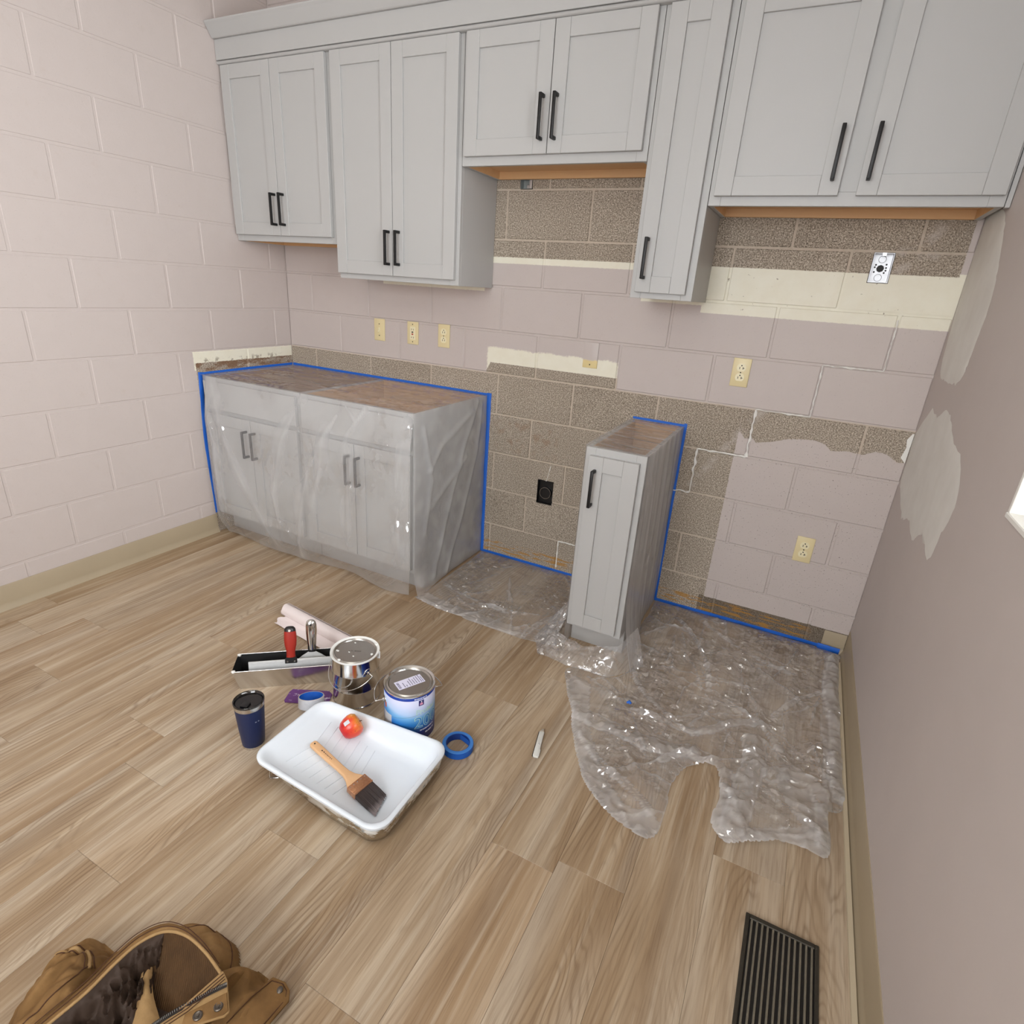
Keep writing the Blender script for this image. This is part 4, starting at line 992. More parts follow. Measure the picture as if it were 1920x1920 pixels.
# paint cans
def can(name, label, loc, bail, label_fn=None, rim=None, ear_ang=0.):
    t = thing(name, label, 'paint can'); r_ = .0825; h = .190
    body = part('can_body', MB().lathe([(r_-.002, 0), (r_, .002), (r_, .004), (r_-.0015, .006), (r_-.0015, .062), (r_-.0005, .064), (r_-.0015, .066), (r_-.0015, .128) , (r_-.0005, .130), (r_-.0015, .132), (r_-.0015, h-.006), (r_, h-.004)], 64, cap1=False), M['tin'], t, smooth=35)
    part('rim', MB().lathe([(r_-.0005, h-.006), (r_+.002, h-.003), (r_+.001, h+.001), (r_-.003, h+.001), (r_-.006, h-.003), (r_-.012, h-.004)], 64, cap0=False, cap1=False), rim or M['tin'], t, smooth=60)
    lid = part('lid', MB().lathe([(r_-.006, h-.005), (r_-.009, h-.001), (r_-.012, h+.0005), (r_-.015, h-.002), (r_-.017, h-.005)], 64, cap0=False), M['tin_lid'], t, smooth=35)
    for s in (0, math.pi):
        a = ear_ang+s; mb = MB(); mb.M = Matrix.Rotation(a, 4, 'Z') @ Matrix.Translation((r_-.002, 0, .142)) @ Matrix.Rotation(R(90), 4, 'Y')
        mb.lathe([(.014, 0), (.013, .002), (.006, .004), (.005, .010), (.002, .011)], 20); part('ear', mb, M['tin'], t, smooth=40)
    pts = []; Rb, phi, pa = bail; ax = Vector((math.cos(ear_ang), math.sin(ear_ang), 0)); pp = Vector((math.cos(pa), math.sin(pa), 0))
    for k in range(41):
        a = math.pi*k/40; q = ax*(Rb*math.cos(a))+(pp*math.cos(phi)+Vector((0, 0, -math.sin(phi))))*(Rb*math.sin(a)); pts.append((q.x, q.y, .142+q.z))
    pts = [tuple(ax*(r_+.006)+Vector((0, 0, .142)))]+pts+[tuple(-ax*(r_+.006)+Vector((0, 0, .142)))]
    part('bail_handle', MB().tube(pts, .0016, 8), M['tin'], t, smooth=60)
    if label_fn: label_fn(t, body, lid, r_, h)
    place(t, loc); return t
def dirt(t, body, lid, r_, h):
    rb = random.Random(8)
    for a, rr_, s in ((-150, .060, .006), (-95, .072, .005), (10, .066, .004), (60, .075, .004), (-60, .03, .003), (130, .05, .003), (-130, .02, .003)):
        P = [(rr_*math.cos(R(a))+s*(1+.4*rb.random())*math.cos(k), rr_*math.sin(R(a))+s*(.6+.4*rb.random())*math.sin(k)) for k in [i*.63 for i in range(10)]]
        part('paint_drip', MB().prism(P, h-.0052 if rr_ < .065 else h-.004, h-.0042 if rr_ < .065 else h+.0012), M['whitepaint'], lid, bevel=.0004)
    mb = MB(); a = R(25); mb.M = Matrix.Rotation(a, 4, 'Z') @ Matrix.Translation((r_+.0012, 0, 0)); mb.tube([(.001, 0, h), (.0015, 0, h-.012), (.0005, .001, h-.026)], [.004, .003, .0035], 8); part('paint_run', mb, M['whitepaint'], body, smooth=60)
    tm = MB()
    for x_, w_ in ((-.020, .003), (-.013, .004), (-.002, .007), (.007, .006), (.015, .005)): tm.box(x_, x_+w_, -.0012, .0012, h-.0052, h-.0047)
    o_ = part('stamp', tm, simple('stamp_ink', srgb(60, 54, 48), .6), lid); o_.rotation_euler.z = R(28)
can('paint_can', 'bare shiny metal paint can with white paint on its rim', (1.598, -1.298, 0.), (.109, R(36), R(-108)), dirt, M['whitepaint'], R(-18))

def label_mat():
    t = NT('printed_can_label'); o = t.obj(); x, y, z = t.sep(o)
    ang = t.m('ARCTAN2', y, x)                     # radians round the can
    a = t.add(ang, R(53))                          # 0 = the side that faces into the room
    zc_ = z
    sweep = t.sub(zc_, t.m('MULTIPLY_ADD', t.mul(a, a), .012, t.mul(a, -.010)))
    c = t.ramp(t.m('MULTIPLY_ADD', sweep, 1/.16, 0.), [(0., srgb(22, 34, 124)), (.24, srgb(24, 48, 150)), (.27, srgb(24, 92, 190)), (.46, srgb(52, 132, 206)), (.60, srgb(112, 176, 226)), (.70, srgb(178, 204, 238)), (.9, srgb(212, 218, 246)), (1., srgb(218, 222, 248))])
    line = t.band(t.sub(zc_, t.mul(a, .014)), .1035, .1050, .0005); c = t.mix(t.mul(line, .5), c, srgb(60, 110, 120))
    c = t.mix(t.gt(zc_, .166, .0005), c, srgb(24, 62, 160))
    pnl = t.mul(t.band(a, -1.35, -.78, .01), t.gt(.098, zc_, .0005)); c = t.mix(t.mul(pnl, .85), c, srgb(212, 208, 202))
    return t.done(t.pbr(c, .3, 0, None, .5))
def pro_label(t, body, lid, r_, h):
    lr = r_-.0002
    lab = part('paper_label', MB().lathe([(lr-.001, .008), (lr, .009), (lr, h-.0075), (lr-.001, h-.0065)], 96, cap0=False, cap1=False), label_mat(), t, smooth=50)
    def letters(txt, size, ang, z, mat, off=0., dr=.0003, space=1.):
        return part('lettering', wrap(text_mb(txt, size, offset=off, space=space), lr+dr, ang, z), mat, lab)
    pale = simple('print_pale_green', srgb(206, 236, 200), .4); blue = simple('print_blue', srgb(64, 140, 210), .4); white = simple('print_white', srgb(236, 240, 250), .4); navy = simple('print_navy', srgb(28, 30, 110), .4); pinkp = simple('print_pink', srgb(238, 170, 200), .4)
    letters('200', .062, R(-12), .064, pale, .0010, .0003); letters('200', .062, R(-12), .064, blue, -.0004, .0006)
    letters('ProMar', .026, R(-12), .118, pale, .0006, .0003); letters('ProMar', .026, R(-12), .118, srgb_print('print_lav', 176, 206, 236), -.0003, .0006)
    e = MB(); e.v = [(-.009, 0, 0), (.009, 0, 0), (.009, .021, 0), (-.009, .021, 0)]; e.f = [(0, 1, 2, 3)]
    part('emblem', wrap(e, lr+.0003, R(-27), .150), navy, lab)
    em = MB(); em.v = [(-.0055, .003, 0), (.0055, .003, 0), (.0050, .010, 0), (.0015, .0125, 0), (-.0015, .0125, 0), (-.0050, .010, 0)]; em.f = [(0, 1, 2, 3, 4, 5)]; part('emblem_globe', wrap(em, lr+.0006, R(-27), .150), pinkp, lab)
    em = MB(); em.v = [(-.0022, .0140, 0), (.0022, .0140, 0), (.0030, .0175, 0), (0, .0190, 0), (-.0022, .0180, 0)]; em.f = [(0, 1, 2, 3, 4)]; part('emblem_can', wrap(em, lr+.0006, R(-27), .150), white, lab)
    def fine_print(widths, h_, ang, z):        # lines of print too small to read in the photograph
        e_ = MB(); x_ = -sum(widths)*.6
        for w_ in widths: e_._add([(x_, 0, 0), (x_+w_, 0, 0), (x_+w_, h_, 0), (x_, h_, 0)], [(0, 1, 2, 3)]); x_ += w_*1.2
        part('fine_print', wrap(e_, lr+.0006, ang, z), white, lab)
    fine_print([.008, .005, .011, .007, .012, .006], .0045, R(-10), .050); fine_print([.010, .016, .009], .0055, R(-2), .034)
    fine_print([.007, .009, .006, .010, .005], .0035, R(-28), .1775)
    # sticker on the lid
    st = part('lid_sticker', MB().box(-.046, .046, -.021, .021, h-.0049, h-.0043), simple('sticker_paper', srgb(226, 224, 244), .45), lid)
    ink = simple('print_ink', srgb(96, 92, 120), .6); m_ = MB(); rs = random.Random(3)
    for k in range(16): x = -.0415+.0; m_.box(-.042, -.034, -.017+k*.0021, -.017+k*.0021+rs.choice((.0007, .0013)), h-.0044, h-.0041)
    for (xx, n_) in ((-.024, 4), (-.016, 2), (-.006, 5), (.002, 6), (.010, 5), (.018, 6), (.026, 7), (.034, 7), (.040, 5)):
        yy = -.017
        for _ in range(n_): l = rs.uniform(.002, .006); m_.box(xx, xx+.0026, yy, min(yy+l, .018), h-.0044, h-.0041); yy += l+.0014
    part('sticker_print', m_, ink, st)
    # objects built flat: turn the sticker on the lid
    st.rotation_euler.z = R(62)
    rd = MB(); rd.M = Matrix.Rotation(R(-118), 4, 'Z') @ Matrix.Translation((lr+.0004, 0, .132)); rd.box(-.0003, .0006, -.0035, .0035, -.009, .009); part('red_mark', rd, simple('print_red', srgb(214, 96, 72), .5), lab)
def srgb_print(n, r, g, b): return simple(n, srgb(r, g, b), .4)
can('paint_can', 'blue labelled paint can with a printed sticker on its lid', (1.859, -1.3345, 0.), (.112, R(-8), R(145)), pro_label, None, R(-128))

# tumbler
tb = thing('tumbler', 'navy blue steel tumbler with clear lid left of the tray', 'tumbler')
bd = part('cup_body', MB().lathe([(.033, .008), (.034, .012), (.0385, .07), (.043, .145), (.0432, .150)], 56), M['navy'], tb, smooth=50)
part('base_ring', MB().lathe([(.030, 0), (.0335, .001), (.0335, .0085)], 56), M['steel'], tb, smooth=40)
part('steel_lip', MB().lathe([(.0428, .150), (.0440, .151), (.0448, .164), (.0438, .165), (.041, .165), (.039, .15)], 56, cap0=False, cap1=False), M['steel'], tb, smooth=40)
ld = part('lid', MB().lathe([(.039, .156), (.0405, .163), (.0455, .165), (.0455, .170), (.043, .1715), (.040, .169), (.0375, .163), (.001, .162)], 56, cap0=False, cap1=True), M['clearlid'], tb, smooth=40)
part('liquid', MB().lathe([(.001, .148), (.0395, .148)], 40, cap0=False, cap1=False), simple('coffee', srgb(34, 24, 18), .1), tb)
mb = MB(); mb.M = Matrix.Rotation(R(20), 4, 'Z'); mb.box(-.012, .012, -.030, -.006, .1625, .168); part('slider', mb, simple('slider_black', srgb(20, 20, 22), .35), ld, bevel=.003, bseg=2, smooth=40)
for k in (0, 1): part('logo_mark', wrap(MB()._add([(-.0022, 0, 0), (.0022, 0, 0), (.0022, .0035, 0), (-.0022, .0035, 0)], [(0, 1, 2, 3)]), .0412, R(-18+k*12), .108), simple('logo_grey', srgb(150, 158, 176), .4), bd)
place(tb, (1.481, -1.645, 0.))

# mud pan (local x = length, y = width)
mp = thing('mud_pan', 'long stainless mud pan with dark inside', 'mud pan')
Lp, Wt, Wb, Hp = .36, .108, .086, .082
def pan(inset, z0, z1):
    e = inset; return [(-Lp/2+.018+e, -Wb/2+e, z0), (Lp/2-.018-e, -Wb/2+e, z0), (Lp/2-.018-e, Wb/2-e, z0), (-Lp/2+.018+e, Wb/2-e, z0), (-Lp/2+e, -Wt/2+e, z1), (Lp/2-e, -Wt/2+e, z1), (Lp/2-e, Wt/2-e, z1), (-Lp/2+e, Wt/2-e, z1)]
Fp = [(0, 3, 2, 1), (0, 1, 5, 4), (1, 2, 6, 5), (2, 3, 7, 6), (3, 0, 4, 7)]
part('outer_shell', MB()._add(pan(0, 0, Hp), Fp), M['steel'], mp)
part('inner_shell', MB()._add(pan(.0022, .002, Hp), [tuple(reversed(f)) for f in Fp]), simple('dark_steel', (.10, .10, .10), .35, .9), mp)
mb = MB(); q = [(-Lp/2, -Wt/2, Hp), (Lp/2, -Wt/2, Hp), (Lp/2, Wt/2, Hp), (-Lp/2, Wt/2, Hp)]; mb.tube(q, .0022, 8, closed=True, up=(0, 0, 1)); part('rolled_rim', mb, M['steel'], mp, smooth=50)
for sy in (-1, 1):
    mb = MB(); mb.M = Matrix.Translation((-Lp/2+.004, sy*(Wt/2-.004), Hp)); mb.lathe([(.006, -.004), (.007, .001), (.003, .0032)], 12); part('corner_cap', mb, simple('white_dab', srgb(236, 234, 228), .4), mp, smooth=50)
pan_a = math.atan2(.634, .773); pc = Vector((1.191, -1.4705))+Vector((.773, .634))*(Lp/2)
place(mp, (pc.x, pc.y, 0.0), pan_a)
# taping knife (local: blade along x, handle up z), leaning in the pan
tk_ = thing('taping_knife', 'wide taping knife with red handle standing in the mud pan', 'taping knife')
part('blade', MB().box(-.145, .145, -.0005, .0005, 0, .060), M['steel_b'], tk_, bevel=.0002)
part('blade_back', MB().box(-.145, .145, -.0025, .0018, .052, .0605), M['steel_b'], tk_, bevel=.0006)
pl2 = simple('black_ferrule_plate', srgb(26, 24, 24), .4)
fp = part('ferrule_plate', MB()._add([(x, y, z) for y in (-.0045, .0035) for x, z in ((-.021, .046), (.021, .046), (.021, .060), (.014, .074), (.007, .092), (-.007, .092), (-.014, .074), (-.021, .060))], [tuple(range(8)), tuple(reversed(range(8, 16)))]+[(i, 8+i, 8+(i+1) % 8, (i+1) % 8) for i in range(8)]), pl2, tk_, bevel=.0015)
for sx in (-.013, .013):
    mb = MB(); mb.M = Matrix.Translation((sx, -.0045, .053)) @ Matrix.Rotation(R(90), 4, 'X'); mb.lathe([(.004, 0), (.0036, .0012), (.001, .0016)], 14); part('rivet', mb, M['tin'], fp, smooth=50)
redh = simple('red_grip', srgb(158, 42, 30), .4)
H_ = [(.070, .016, .010), (.082, .0150, .0105), (.095, .0158, .012), (.115, .0205, .0135), (.135, .0220, .0140), (.155, .0215, .0135), (.168, .0200, .0125)]
def ov(rows, n=20):
    vs = [(a*math.cos(2*math.pi*i/n), b*math.sin(2*math.pi*i/n), z) for z, a, b in rows for i in range(n)]
    return MB()._add(vs, [(k*n+i, k*n+(i+1) % n, (k+1)*n+(i+1) % n, (k+1)*n+i) for k in range(len(rows)-1) for i in range(n)]+[tuple(reversed(range(n))), tuple((len(rows)-1)*n+i for i in range(n))])
gp = part('grip', ov(H_), redh, tk_, smooth=50); part('end_cap', ov([(.1675, .0203, .0128), (.177, .0185, .0115), (.183, .0125, .008), (.1845, .005, .003)]), pl2, tk_, smooth=50)
mb = MB(); mb.M = Matrix.Translation((0, -.011, .172)) @ Matrix.Rotation(R(90), 4, 'X'); mb.lathe([(.0045, 0), (.0042, .003)], 14); part('hang_hole', mb, simple('hole_pale', srgb(220, 214, 204), .5), tk_)
A = Vector((.773, .634, 0)); Nn = Vector((-.634, .773, 0))
o_ = Vector((1.191, -1.4705, 0))+A*.192-Nn*.026
tk_.matrix_world = Matrix.Translation((o_.x, o_.y, .032)) @ Matrix.Rotation(pan_a, 4, 'Z') @ Matrix.Rotation(R(-14), 4, 'X')
# putty knife with steel handle
pk = thing('putty_knife', 'broad putty knife with polished steel handle in the mud pan', 'putty knife')
bl_ = [(-.075, 0), (.075, 0), (.074, .03), (.060, .052), (.035, .072), (.014, .085), (.012, .092), (-.012, .092), (-.014, .085), (-.035, .072), (-.060, .052), (-.074, .03)]
n = len(bl_); part('blade', MB()._add([(x, -.0006, z) for x, z in bl_]+[(x, .0006, z) for x, z in bl_], [tuple(range(n)), tuple(reversed(range(n, 2*n)))]+[(i, n+i, n+(i+1) % n, (i+1) % n) for i in range(n)]), M['steel_b'], pk)
part('collar', ov([(.086, .0135, .0070), (.096, .0128, .0072)]), pl2, pk, smooth=50)
part('grip', ov([(.095, .0150, .0095), (.11, .0150, .010), (.135, .0180, .0115), (.165, .0195, .0125), (.19, .0190, .012), (.203, .0160, .010), (.209, .010, .006), (.2105, .004, .002)]), M['tin'], pk, smooth=50)
mb = MB(); mb.M = Matrix.Translation((0, -.0115, .194)) @ Matrix.Rotation(R(90), 4, 'X'); mb.lathe([(.0042, 0), (.0040, .0025)], 14); part('hang_hole', mb, pl2, pk)
o_ = Vector((1.191, -1.4705, 0))+A*.262+Nn*.004
pk.matrix_world = Matrix.Translation((o_.x, o_.y, .012)) @ Matrix.Rotation(pan_a, 4, 'Z') @ Matrix.Rotation(R(-11), 4, 'X')

# roll of masking film behind the pan
rl = thing('film_roll', 'pale pinkish roll of masking film lying behind the mud pan', 'film roll')
mb = MB(); vs = []; fs = []; n = 64; turns = 2.2
for k in range(n+1):
    a = turns*2*math.pi*k/n; r_ = .021+.008*k/n
    for xx in (0., .50): vs.append((xx+.003*math.sin(a*3)*(xx == 0), r_*math.cos(a), .030+r_*math.sin(a)))
    if k: fs.append((2*k-2, 2*k-1, 2*k+1, 2*k))
mb._add(vs, fs); part('rolled_sheet', mb, M['paper'], rl, smooth=60)
mb = MB(); mb.M = Matrix.Translation((0, 0, .030)) @ Matrix.Rotation(R(90), 4, 'Y'); mb.lathe([(.0205, .0), (.0205, .50)], 32); part('core', mb, M['paper'], rl, smooth=50)
part('loose_flap', MB().grid(30, 8, lambda u, v: (.012+.47*u+.012*math.sin(v*9)*(1-u), -.012-.062*v, .0035+.012*(1-v)**2+.003*nz(u*9, v*4, 0, 1.)+.002)), M['paper'], rl, smooth=60)
rl.location = (.992, -1.058, .0005); rl.rotation_euler.z = math.atan2(-.042, .36)

# purple sleeve and nearly empty tape roll
def purple():
    t = NT('scuffed_purple_card'); o = t.obj(); n_ = t.noise(t.scale(o, (22, 70, 1)), 1., 5, .7); x, y, z = t.sep(o)
    return t.done(t.pbr(t.mix(t.gt(n_, .60, .02), srgb(98, 42, 118), srgb(226, 214, 228)), .45))
o = part('purple_sleeve', MB().prism([(-.076, -.033), (.06, -.036), (.074, -.02), (.074, .02), (.058, .036), (-.072, .036), (-.079, .02), (-.081, -.024)], 0, .004), purple(), bevel=.001)
tag(o, 'flat purple scuffed cardboard sleeve on the floor before the mud pan', 'cardboard sleeve'); place(o, (1.468, -1.400, .0005), R(27))
tr2 = thing('tape_roll', 'nearly empty tape roll, blue inside, leaning against the tray', 'tape roll')
part('core', MB().lathe([(.0395, 0), (.0415, 0), (.0415, .036), (.0395, .036)], 40, cap0=False, cap1=False), simple('kraft_core', srgb(206, 196, 182), .7), tr2, smooth=40)
part('inner_lining', MB().lathe([(.0393, .001), (.0393, .035)], 40, cap0=False, cap1=False), M['tape'], tr2, smooth=40)
part('outer_wrap', MB().lathe([(.0416, .001), (.0425, .001), (.0425, .035), (.0416, .035)], 40, cap0=False, cap1=False), simple('label_wrap', srgb(196, 198, 204), .3, vary=.2, vscale=60), tr2, smooth=40)
place(tr2, (1.518, -1.437, .012), rot=(R(-14), R(-10), 0))
# blue tape roll lying flat
t3 = thing('tape_roll', 'full blue tape roll lying flat right of the tray', 'tape roll')
part('tape_body', MB().lathe([(.0385, .0), (.048, .0), (.0500, .001), (.0500, .0235), (.0485, .0245), (.0390, .0245)], 64, cap0=False, cap1=False), M['tape_d'], t3, smooth=30)
part('tape_face', MB().lathe([(.0502, .0012), (.0502, .0233)], 64, cap0=False, cap1=False), M['tape'], t3, smooth=40)
part('core', MB().lathe([(.0390, .0005), (.0375, .0005), (.0375, .024), (.0390, .024)], 64, cap0=False, cap1=False), simple('blue_core', srgb(24, 66, 150), .6), t3, smooth=40)
mb = MB(); mb.grid(14, 1, lambda u, v: (.0372*math.cos(R(40+70*u))*(1-.25*math.sin(u*math.pi)*.6), .0372*math.sin(R(40+70*u))*(1-.25*math.sin(u*math.pi)*.6), .002+.021*v)); part('loose_end', mb, M['tape'], t3, smooth=60)
place(t3, (2.048, -1.332, .0005))
# snap-off knife
kn = thing('utility_knife', 'small slim snap-off utility knife on the open floor', 'utility knife')
ol = [(-.063, -.009), (-.058, -.012), (-.030, -.012), (-.026, -.009), (.052, -.0085), (.052, .0085), (-.058, .0085), (-.063, .006)]
kb = part('knife_body', MB().prism(ol, .0005, .009), simple('knife_white', srgb(222, 222, 216), .4), kn, bevel=.002, bseg=2, smooth=40)
part('nose', MB().prism([(.050, -.0075), (.057, -.007), (.057, .007), (.050, .0075)], .0015, .008), M['tin'], kn, bevel=.001)
part('blade', MB().prism([(.056, -.005), (.071, -.004), (.064, .005), (.056, .005)], .004, .0048), M['steel'], kn)
part('slider', MB().box(-.012, -.004, -.004, .002, .009, .0105), M['galv'], kb, bevel=.0006); part('spine', MB().box(-.060, .050, .0085, .0105, .001, .0085), M['slot'], kb, bevel=.0006)
place(kn, (2.268, -1.180, .0005), math.atan2(.128, -.030))

# floor register
rg = thing('floor_register', 'dark metal floor register with long slats near the right wall', 'floor vent')
X0, X1, Y0, Y1 = 2.946, 3.109, -1.815, -1.427
dk = simple('register_brown', srgb(66, 62, 54), .4, .5, vary=.25, vscale=60)
part('dark_recess_plate', MB().box(X0+.004, X1-.004, Y0+.004, Y1-.004, .0004, .0010), M['slot'], rg)  # black plate standing in for the shaded recess below the slats
mb = MB().box(X0, X0+.009, Y0, Y1, .0004, .0075).box(X1-.009, X1, Y0, Y1, .0004, .0075).box(X0+.009, X1-.009, Y1-.013, Y1, .0004, .0075).box(X0+.009, X1-.009, Y0, Y0+.013, .0004, .0075)
part('frame', mb, dk, rg, bevel=.0015)
dk2 = simple('register_slat_highlight', srgb(126, 120, 106), .35, .4, vary=.2, vscale=90)  # paler than the frame: highlight on the slats put into the colour
ns = 12; p_ = (X1-X0-.018)/ns
for k in range(ns):
    xx = X0+.009+p_*(k+.5); part('slat', MB().box(xx-.0024, xx+.0024, Y0+.013, Y1-.013, .0012, .0070), dk2, rg, bevel=.0008)

# ------------------------------------------------------------------ jacket
OUT = [(1.665,-2.345),(1.650,-2.30),(1.658,-2.255),(1.680,-2.222),(1.728,-2.215),(1.765,-2.185),(1.795,-2.150),(1.815,-2.112),(1.855,-2.088),(1.905,-2.080),(1.952,-2.085),(1.988,-2.105),(2.035,-2.092),(2.075,-2.105),(2.105,-2.14),(2.12,-2.22),(2.10,-2.36),(2.02,-2.47),(1.88,-2.51),(1.75,-2.46),(1.69,-2.40)]
ARC = [(1.800,-2.440,.075),(1.822,-2.372,.098),(1.838,-2.315,.112),(1.840,-2.262,.120),(1.846,-2.217,.124),(1.870,-2.180,.126),(1.914,-2.164,.126),(1.972,-2.164,.122),(2.028,-2.172,.112)]
OPEN = [(a, b) for a, b, c in ARC]+[(2.045,-2.215),(2.06,-2.32),(2.0,-2.42),(1.9,-2.455)]
OUT2 = [(p.x, p.y) for p in crm([(a, b, 0) for a, b in OUT]+[(OUT[0][0], OUT[0][1], 0)], 120)[:-1]]
def jh(x, y):
    if not pip(x, y, OUT2): return .002
    d = dseg(x, y, OUT2, True); h = .105*(1-math.exp(-d/.035))
    h += .018*ridge(math.hypot((x-1.955)*1., (y+2.125)*1.2), .05)-.022*ridge(dseg(x, y, [(1.995,-2.10),(1.985,-2.16),(2.02,-2.20)]), .014)
    h -= .030*ridge(dseg(x, y, [(1.728,-2.205),(1.775,-2.245),(1.80,-2.30)]), .016)+.020*ridge(dseg(x, y, [(1.66,-2.36),(1.70,-2.31),(1.715,-2.26)]), .010)
    h -= .020*ridge(dseg(x, y, [(2.055,-2.10),(2.06,-2.16),(2.09,-2.22)]), .014)
    h -= .016*ridge(dseg(x, y, [(1.80,-2.20),(1.815,-2.28),(1.80,-2.37)]), .008)+.014*ridge(dseg(x, y, [(1.73,-2.29),(1.745,-2.36),(1.73,-2.43)]), .010)
    h += .012*nz(x*14, y*14, 1, 1.)+.006*nz(x*34, y*34, 6, 1.)-.010*max(0, 1-abs(nz(x*11+y*5, y*9-x*6, 4, 1.))*7)-.006*max(0, 1-abs(nz(x*24-y*9, y*18, 9, 1.))*6)
    if pip(x, y, OPEN):
        h = min(h, .022+.02*math.exp(-dseg(x, y, OPEN, True)/.01))
    if x > 2.03: h = min(h, .055+.01*nz(x*20, y*20, 2, 1.))
    return max(h, .002)
def canvas():
    t = NT('duck_canvas'); o = t.obj(); P = t.pos()
    n_ = t.noise(o, 9, 5); w_ = t.noise(t.scale(o, (900, 900, 900)), 1., 2)
    c = t.ramp(n_, [(.3, srgb(98, 72, 42)), (.5, srgb(130, 98, 60)), (.68, srgb(158, 124, 82))])
    st = t.gt(t.noise(P, 17, 4), .64, .05); c = t.mix(t.mul(st, .35), c, srgb(84, 58, 32))
    return t.done(t.pbr(c, .85, 0, t.bump(t.add(w_, t.mul(t.noise(o, 60, 3), 1.2)), .35, .0012), .2))
CANV = canvas(); PALE = simple('worn_canvas_edge', srgb(160, 128, 84), .85, bump=.4, bscale=300, vary=.2, vscale=80)
LIN = simple('dark_quilt_lining', srgb(54, 37, 24), .75, bump=.3, bscale=120, vary=.25, vscale=25); STI = simple('brown_thread', srgb(74, 42, 20), .8)
SNAP = simple('antique_snap', (.16, .14, .12), .3, .9)
def cord():
    t = NT('corduroy'); o = t.obj(); x, y, z = t.sep(o); w_ = t.m('SINE', t.mul(t.add(t.mul(x, .8), t.mul(y, .6)), 1500.)); n_ = t.noise(o, 22, 4)
    return t.done(t.pbr(t.mix(n_, srgb(56, 39, 24), srgb(98, 71, 43)), .8, 0, t.bump(w_, .5, .001), .2))
CORD = cord()
jk = thing('work_jacket', 'tan canvas work jacket with corduroy collar heaped on the floor', 'jacket', (1.88, -2.28, 0))
x0, x1, y0, y1 = 1.635, 2.135, -2.525, -2.065; nu, nv = 125, 115
part('shell', MB().grid(nu, nv, lambda u, v: (x0+(x1-x0)*u, y0+(y1-y0)*v, jh(x0+(x1-x0)*u, y0+(y1-y0)*v)), lambda u, v: pip(x0+(x1-x0)*u, y0+(y1-y0)*v, OUT2)), CANV, jk, smooth=70)
def loft(A_, B_, n=50, m=14, sag=0., wr=0., seed=0):
    a_ = crm(A_, n); b_ = crm(B_, n)
    def fn(u, v):
        i = u*n; k = min(int(i), n-1); p = a_[k].lerp(a_[k+1], i-k).lerp(b_[k].lerp(b_[k+1], i-k), v)
        p.z -= sag*math.sin(v*math.pi); p.z += wr*(nz(u*9, v*4, seed, 1.)+.5*(1-2.4*abs(nz(u*15+v*4, v*9, seed+2, 1.))))*math.sin(v*math.pi); return tuple(p)
    return MB().grid(n, m, fn)
part('collar_facing', loft(ARC[4:], [(1.838,-2.222,.070),(1.872,-2.240,.052),(1.925,-2.248,.045),(1.975,-2.238,.050),(2.012,-2.215,.070)], 50, 14, .012, .006), CORD, jk, smooth=60)
part('lining', loft(ARC[:6], [(1.93,-2.46,.04),(1.945,-2.40,.042),(1.955,-2.34,.045),(1.955,-2.29,.045),(1.935,-2.255,.048),(1.90,-2.245,.05)], 90, 44, .034, .055, 3), LIN, jk, smooth=60)
part('lining', loft([(1.92,-2.25,.048),(1.97,-2.24,.05),(2.02,-2.22,.065)], [(1.95,-2.44,.045),(2.01,-2.41,.05),(2.06,-2.34,.05)], 50, 34, .012, .05, 7), LIN, jk, smooth=60)
part('facing_strip', loft([(1.856,-2.222,.078),(1.885,-2.252,.072),(1.925,-2.285,.070),(1.955,-2.33,.066)], [(1.874,-2.216,.074),(1.915,-2.242,.070),(1.965,-2.262,.072),(2.0,-2.275,.082)], 30, 6, -.006, .002, 2), PALE, jk, smooth=60)
A50 = crm(ARC, 80)
part('collar_edge', MB().tube([p+Vector((-.0015, .0015, .001)) for p in A50], .0032, 8), PALE, jk, smooth=60)
part('edge_band', loft([(p.x-.003, p.y+.002, p.z+.001) for p in A50[::5]], [(p.x-.022, p.y+.012, p.z-.004) for p in A50[::5]], 70, 5, -.003), CANV, jk, smooth=60)
for dx in (-.011, -.020): part('stitching', MB().tube([p+Vector((dx, dx*-.55, .0032)) for p in A50], .0009, 5), STI, jk, smooth=60)
def seam(name, pts, r_=.0012, mat=STI, dz=.001):
    P = crm([(a, b, 0) for a, b in pts], 40); return part(name, MB().tube([(p.x, p.y, jh(p.x, p.y)+dz) for p in P], r_, 6), mat, jk, smooth=60)
seam('sleeve_seam', [(1.672,-2.292),(1.70,-2.268),(1.735,-2.262),(1.770,-2.278)], .0035, PALE); seam('stitching', [(1.668,-2.297),(1.70,-2.274),(1.735,-2.268),(1.768,-2.285)]); seam('stitching', [(1.676,-2.286),(1.70,-2.262),(1.737,-2.256),(1.772,-2.270)])
seam('stitching', [(1.86,-2.135),(1.90,-2.105),(1.95,-2.10),(1.985,-2.125),(1.998,-2.155),(2.0,-2.165)]); seam('stitching', [(1.765,-2.275),(1.78,-2.33),(1.768,-2.40)])
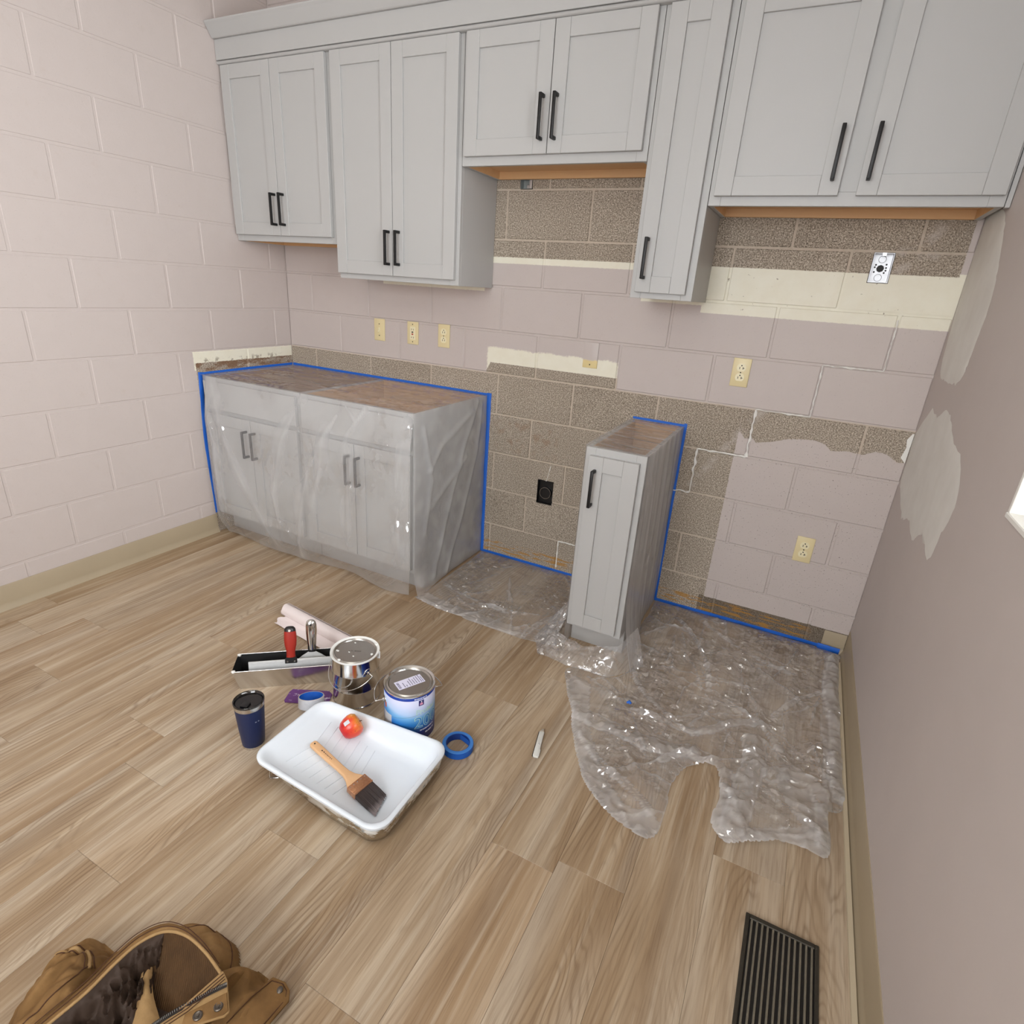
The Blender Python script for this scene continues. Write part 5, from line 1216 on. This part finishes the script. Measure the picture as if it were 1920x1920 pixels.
# zipped placket with snaps
def slab(P, th):
    n = len(P); return MB()._add([tuple(Vector(p)) for p in P]+[(p[0], p[1], p[2]-th) for p in P], [tuple(range(n)), tuple(reversed(range(n, 2*n)))]+[(i, n+i, n+(i+1) % n, (i+1) % n) for i in range(n)])
pk_ = part('placket', slab([(2.026,-2.166,.118),(2.046,-2.172,.116),(2.060,-2.182,.112),(2.088,-2.202,.104),(2.086,-2.212,.104),(2.062,-2.236,.104),(2.024,-2.275,.104),(1.985,-2.305,.10),(1.978,-2.29,.10),(2.010,-2.238,.112)], .006), PALE, jk, bevel=.002, bseg=2, smooth=50)
pf_ = part('placket_flap', slab([(2.062,-2.186,.1135),(2.086,-2.203,.1065),(2.084,-2.212,.1065),(2.058,-2.240,.1070),(2.035,-2.262,.107),(2.024,-2.246,.110)], .002), CANV, jk, bevel=.001)
zl = [Vector((2.052,-2.178,.1165)), Vector((2.030,-2.210,.1145)), Vector((2.000,-2.260,.1095)), Vector((1.985,-2.29,.105))]; zz_ = crm(zl, 46)
part('zipper_tape', MB().tube([p-Vector((0, 0, .001)) for p in zz_], .005, 6, flat=.25), simple('zipper_tape', srgb(34, 26, 20), .8), jk)
mb = MB(); zd = (zl[2]-zl[0]).normalized(); zs = Vector((-zd.y, zd.x, 0))
for i, p in enumerate(zz_):
    mb.tube([p-zs*.0022+Vector((0, 0, .001)), p+zs*.0022+Vector((0, 0, .001))], .0008, 5)
part('zipper_teeth', mb, M['steel'], jk, kind='stuff')
for q in ((2.066, -2.208, .1085), (2.046, -2.236, .1085)):
    mb = MB(); mb.M = Matrix.Translation(q); mb.lathe([(.0085, -.001), (.0085, .0012), (.0065, .0022), (.0045, .0012), (.0030, .0012), (.0022, .003), (.001, .003)], 20); part('snap', mb, SNAP, jk, smooth=40)
for off in (.004, .010, .0155):
    part('stitching', MB().tube([(2.029+off*.9, -2.168-off*.4, .1185), (2.012+off*.95, -2.235-off*.4, .113), (1.982+off, -2.288-off*.3, .1015)], .0009, 5), STI, jk, smooth=60)
# strap with a snap at its pointed end
sp = part('strap', slab([(2.078,-2.099,.040),(2.104,-2.091,.034),(2.122,-2.096,.030),(2.134,-2.110,.028),(2.136,-2.165,.040),(2.120,-2.225,.050),(2.078,-2.215,.060),(2.074,-2.15,.055)], .006), CANV, jk, bevel=.002, bseg=2, smooth=50)
mb = MB(); mb.M = Matrix.Translation((2.107, -2.108, .0355)); mb.lathe([(.0065, -.001), (.0068, .001), (.005, .0022), (.001, .0028)], 18); part('snap', mb, SNAP, jk, smooth=40)
part('stitching', MB().tube([(2.076,-2.205,.0608),(2.079,-2.15,.0556),(2.083,-2.106,.0412),(2.104,-2.097,.0348),(2.118,-2.101,.0315),(2.127,-2.113,.0295),(2.129,-2.165,.041),(2.114,-2.218,.0508)], .0010, 5), STI, jk, smooth=50)
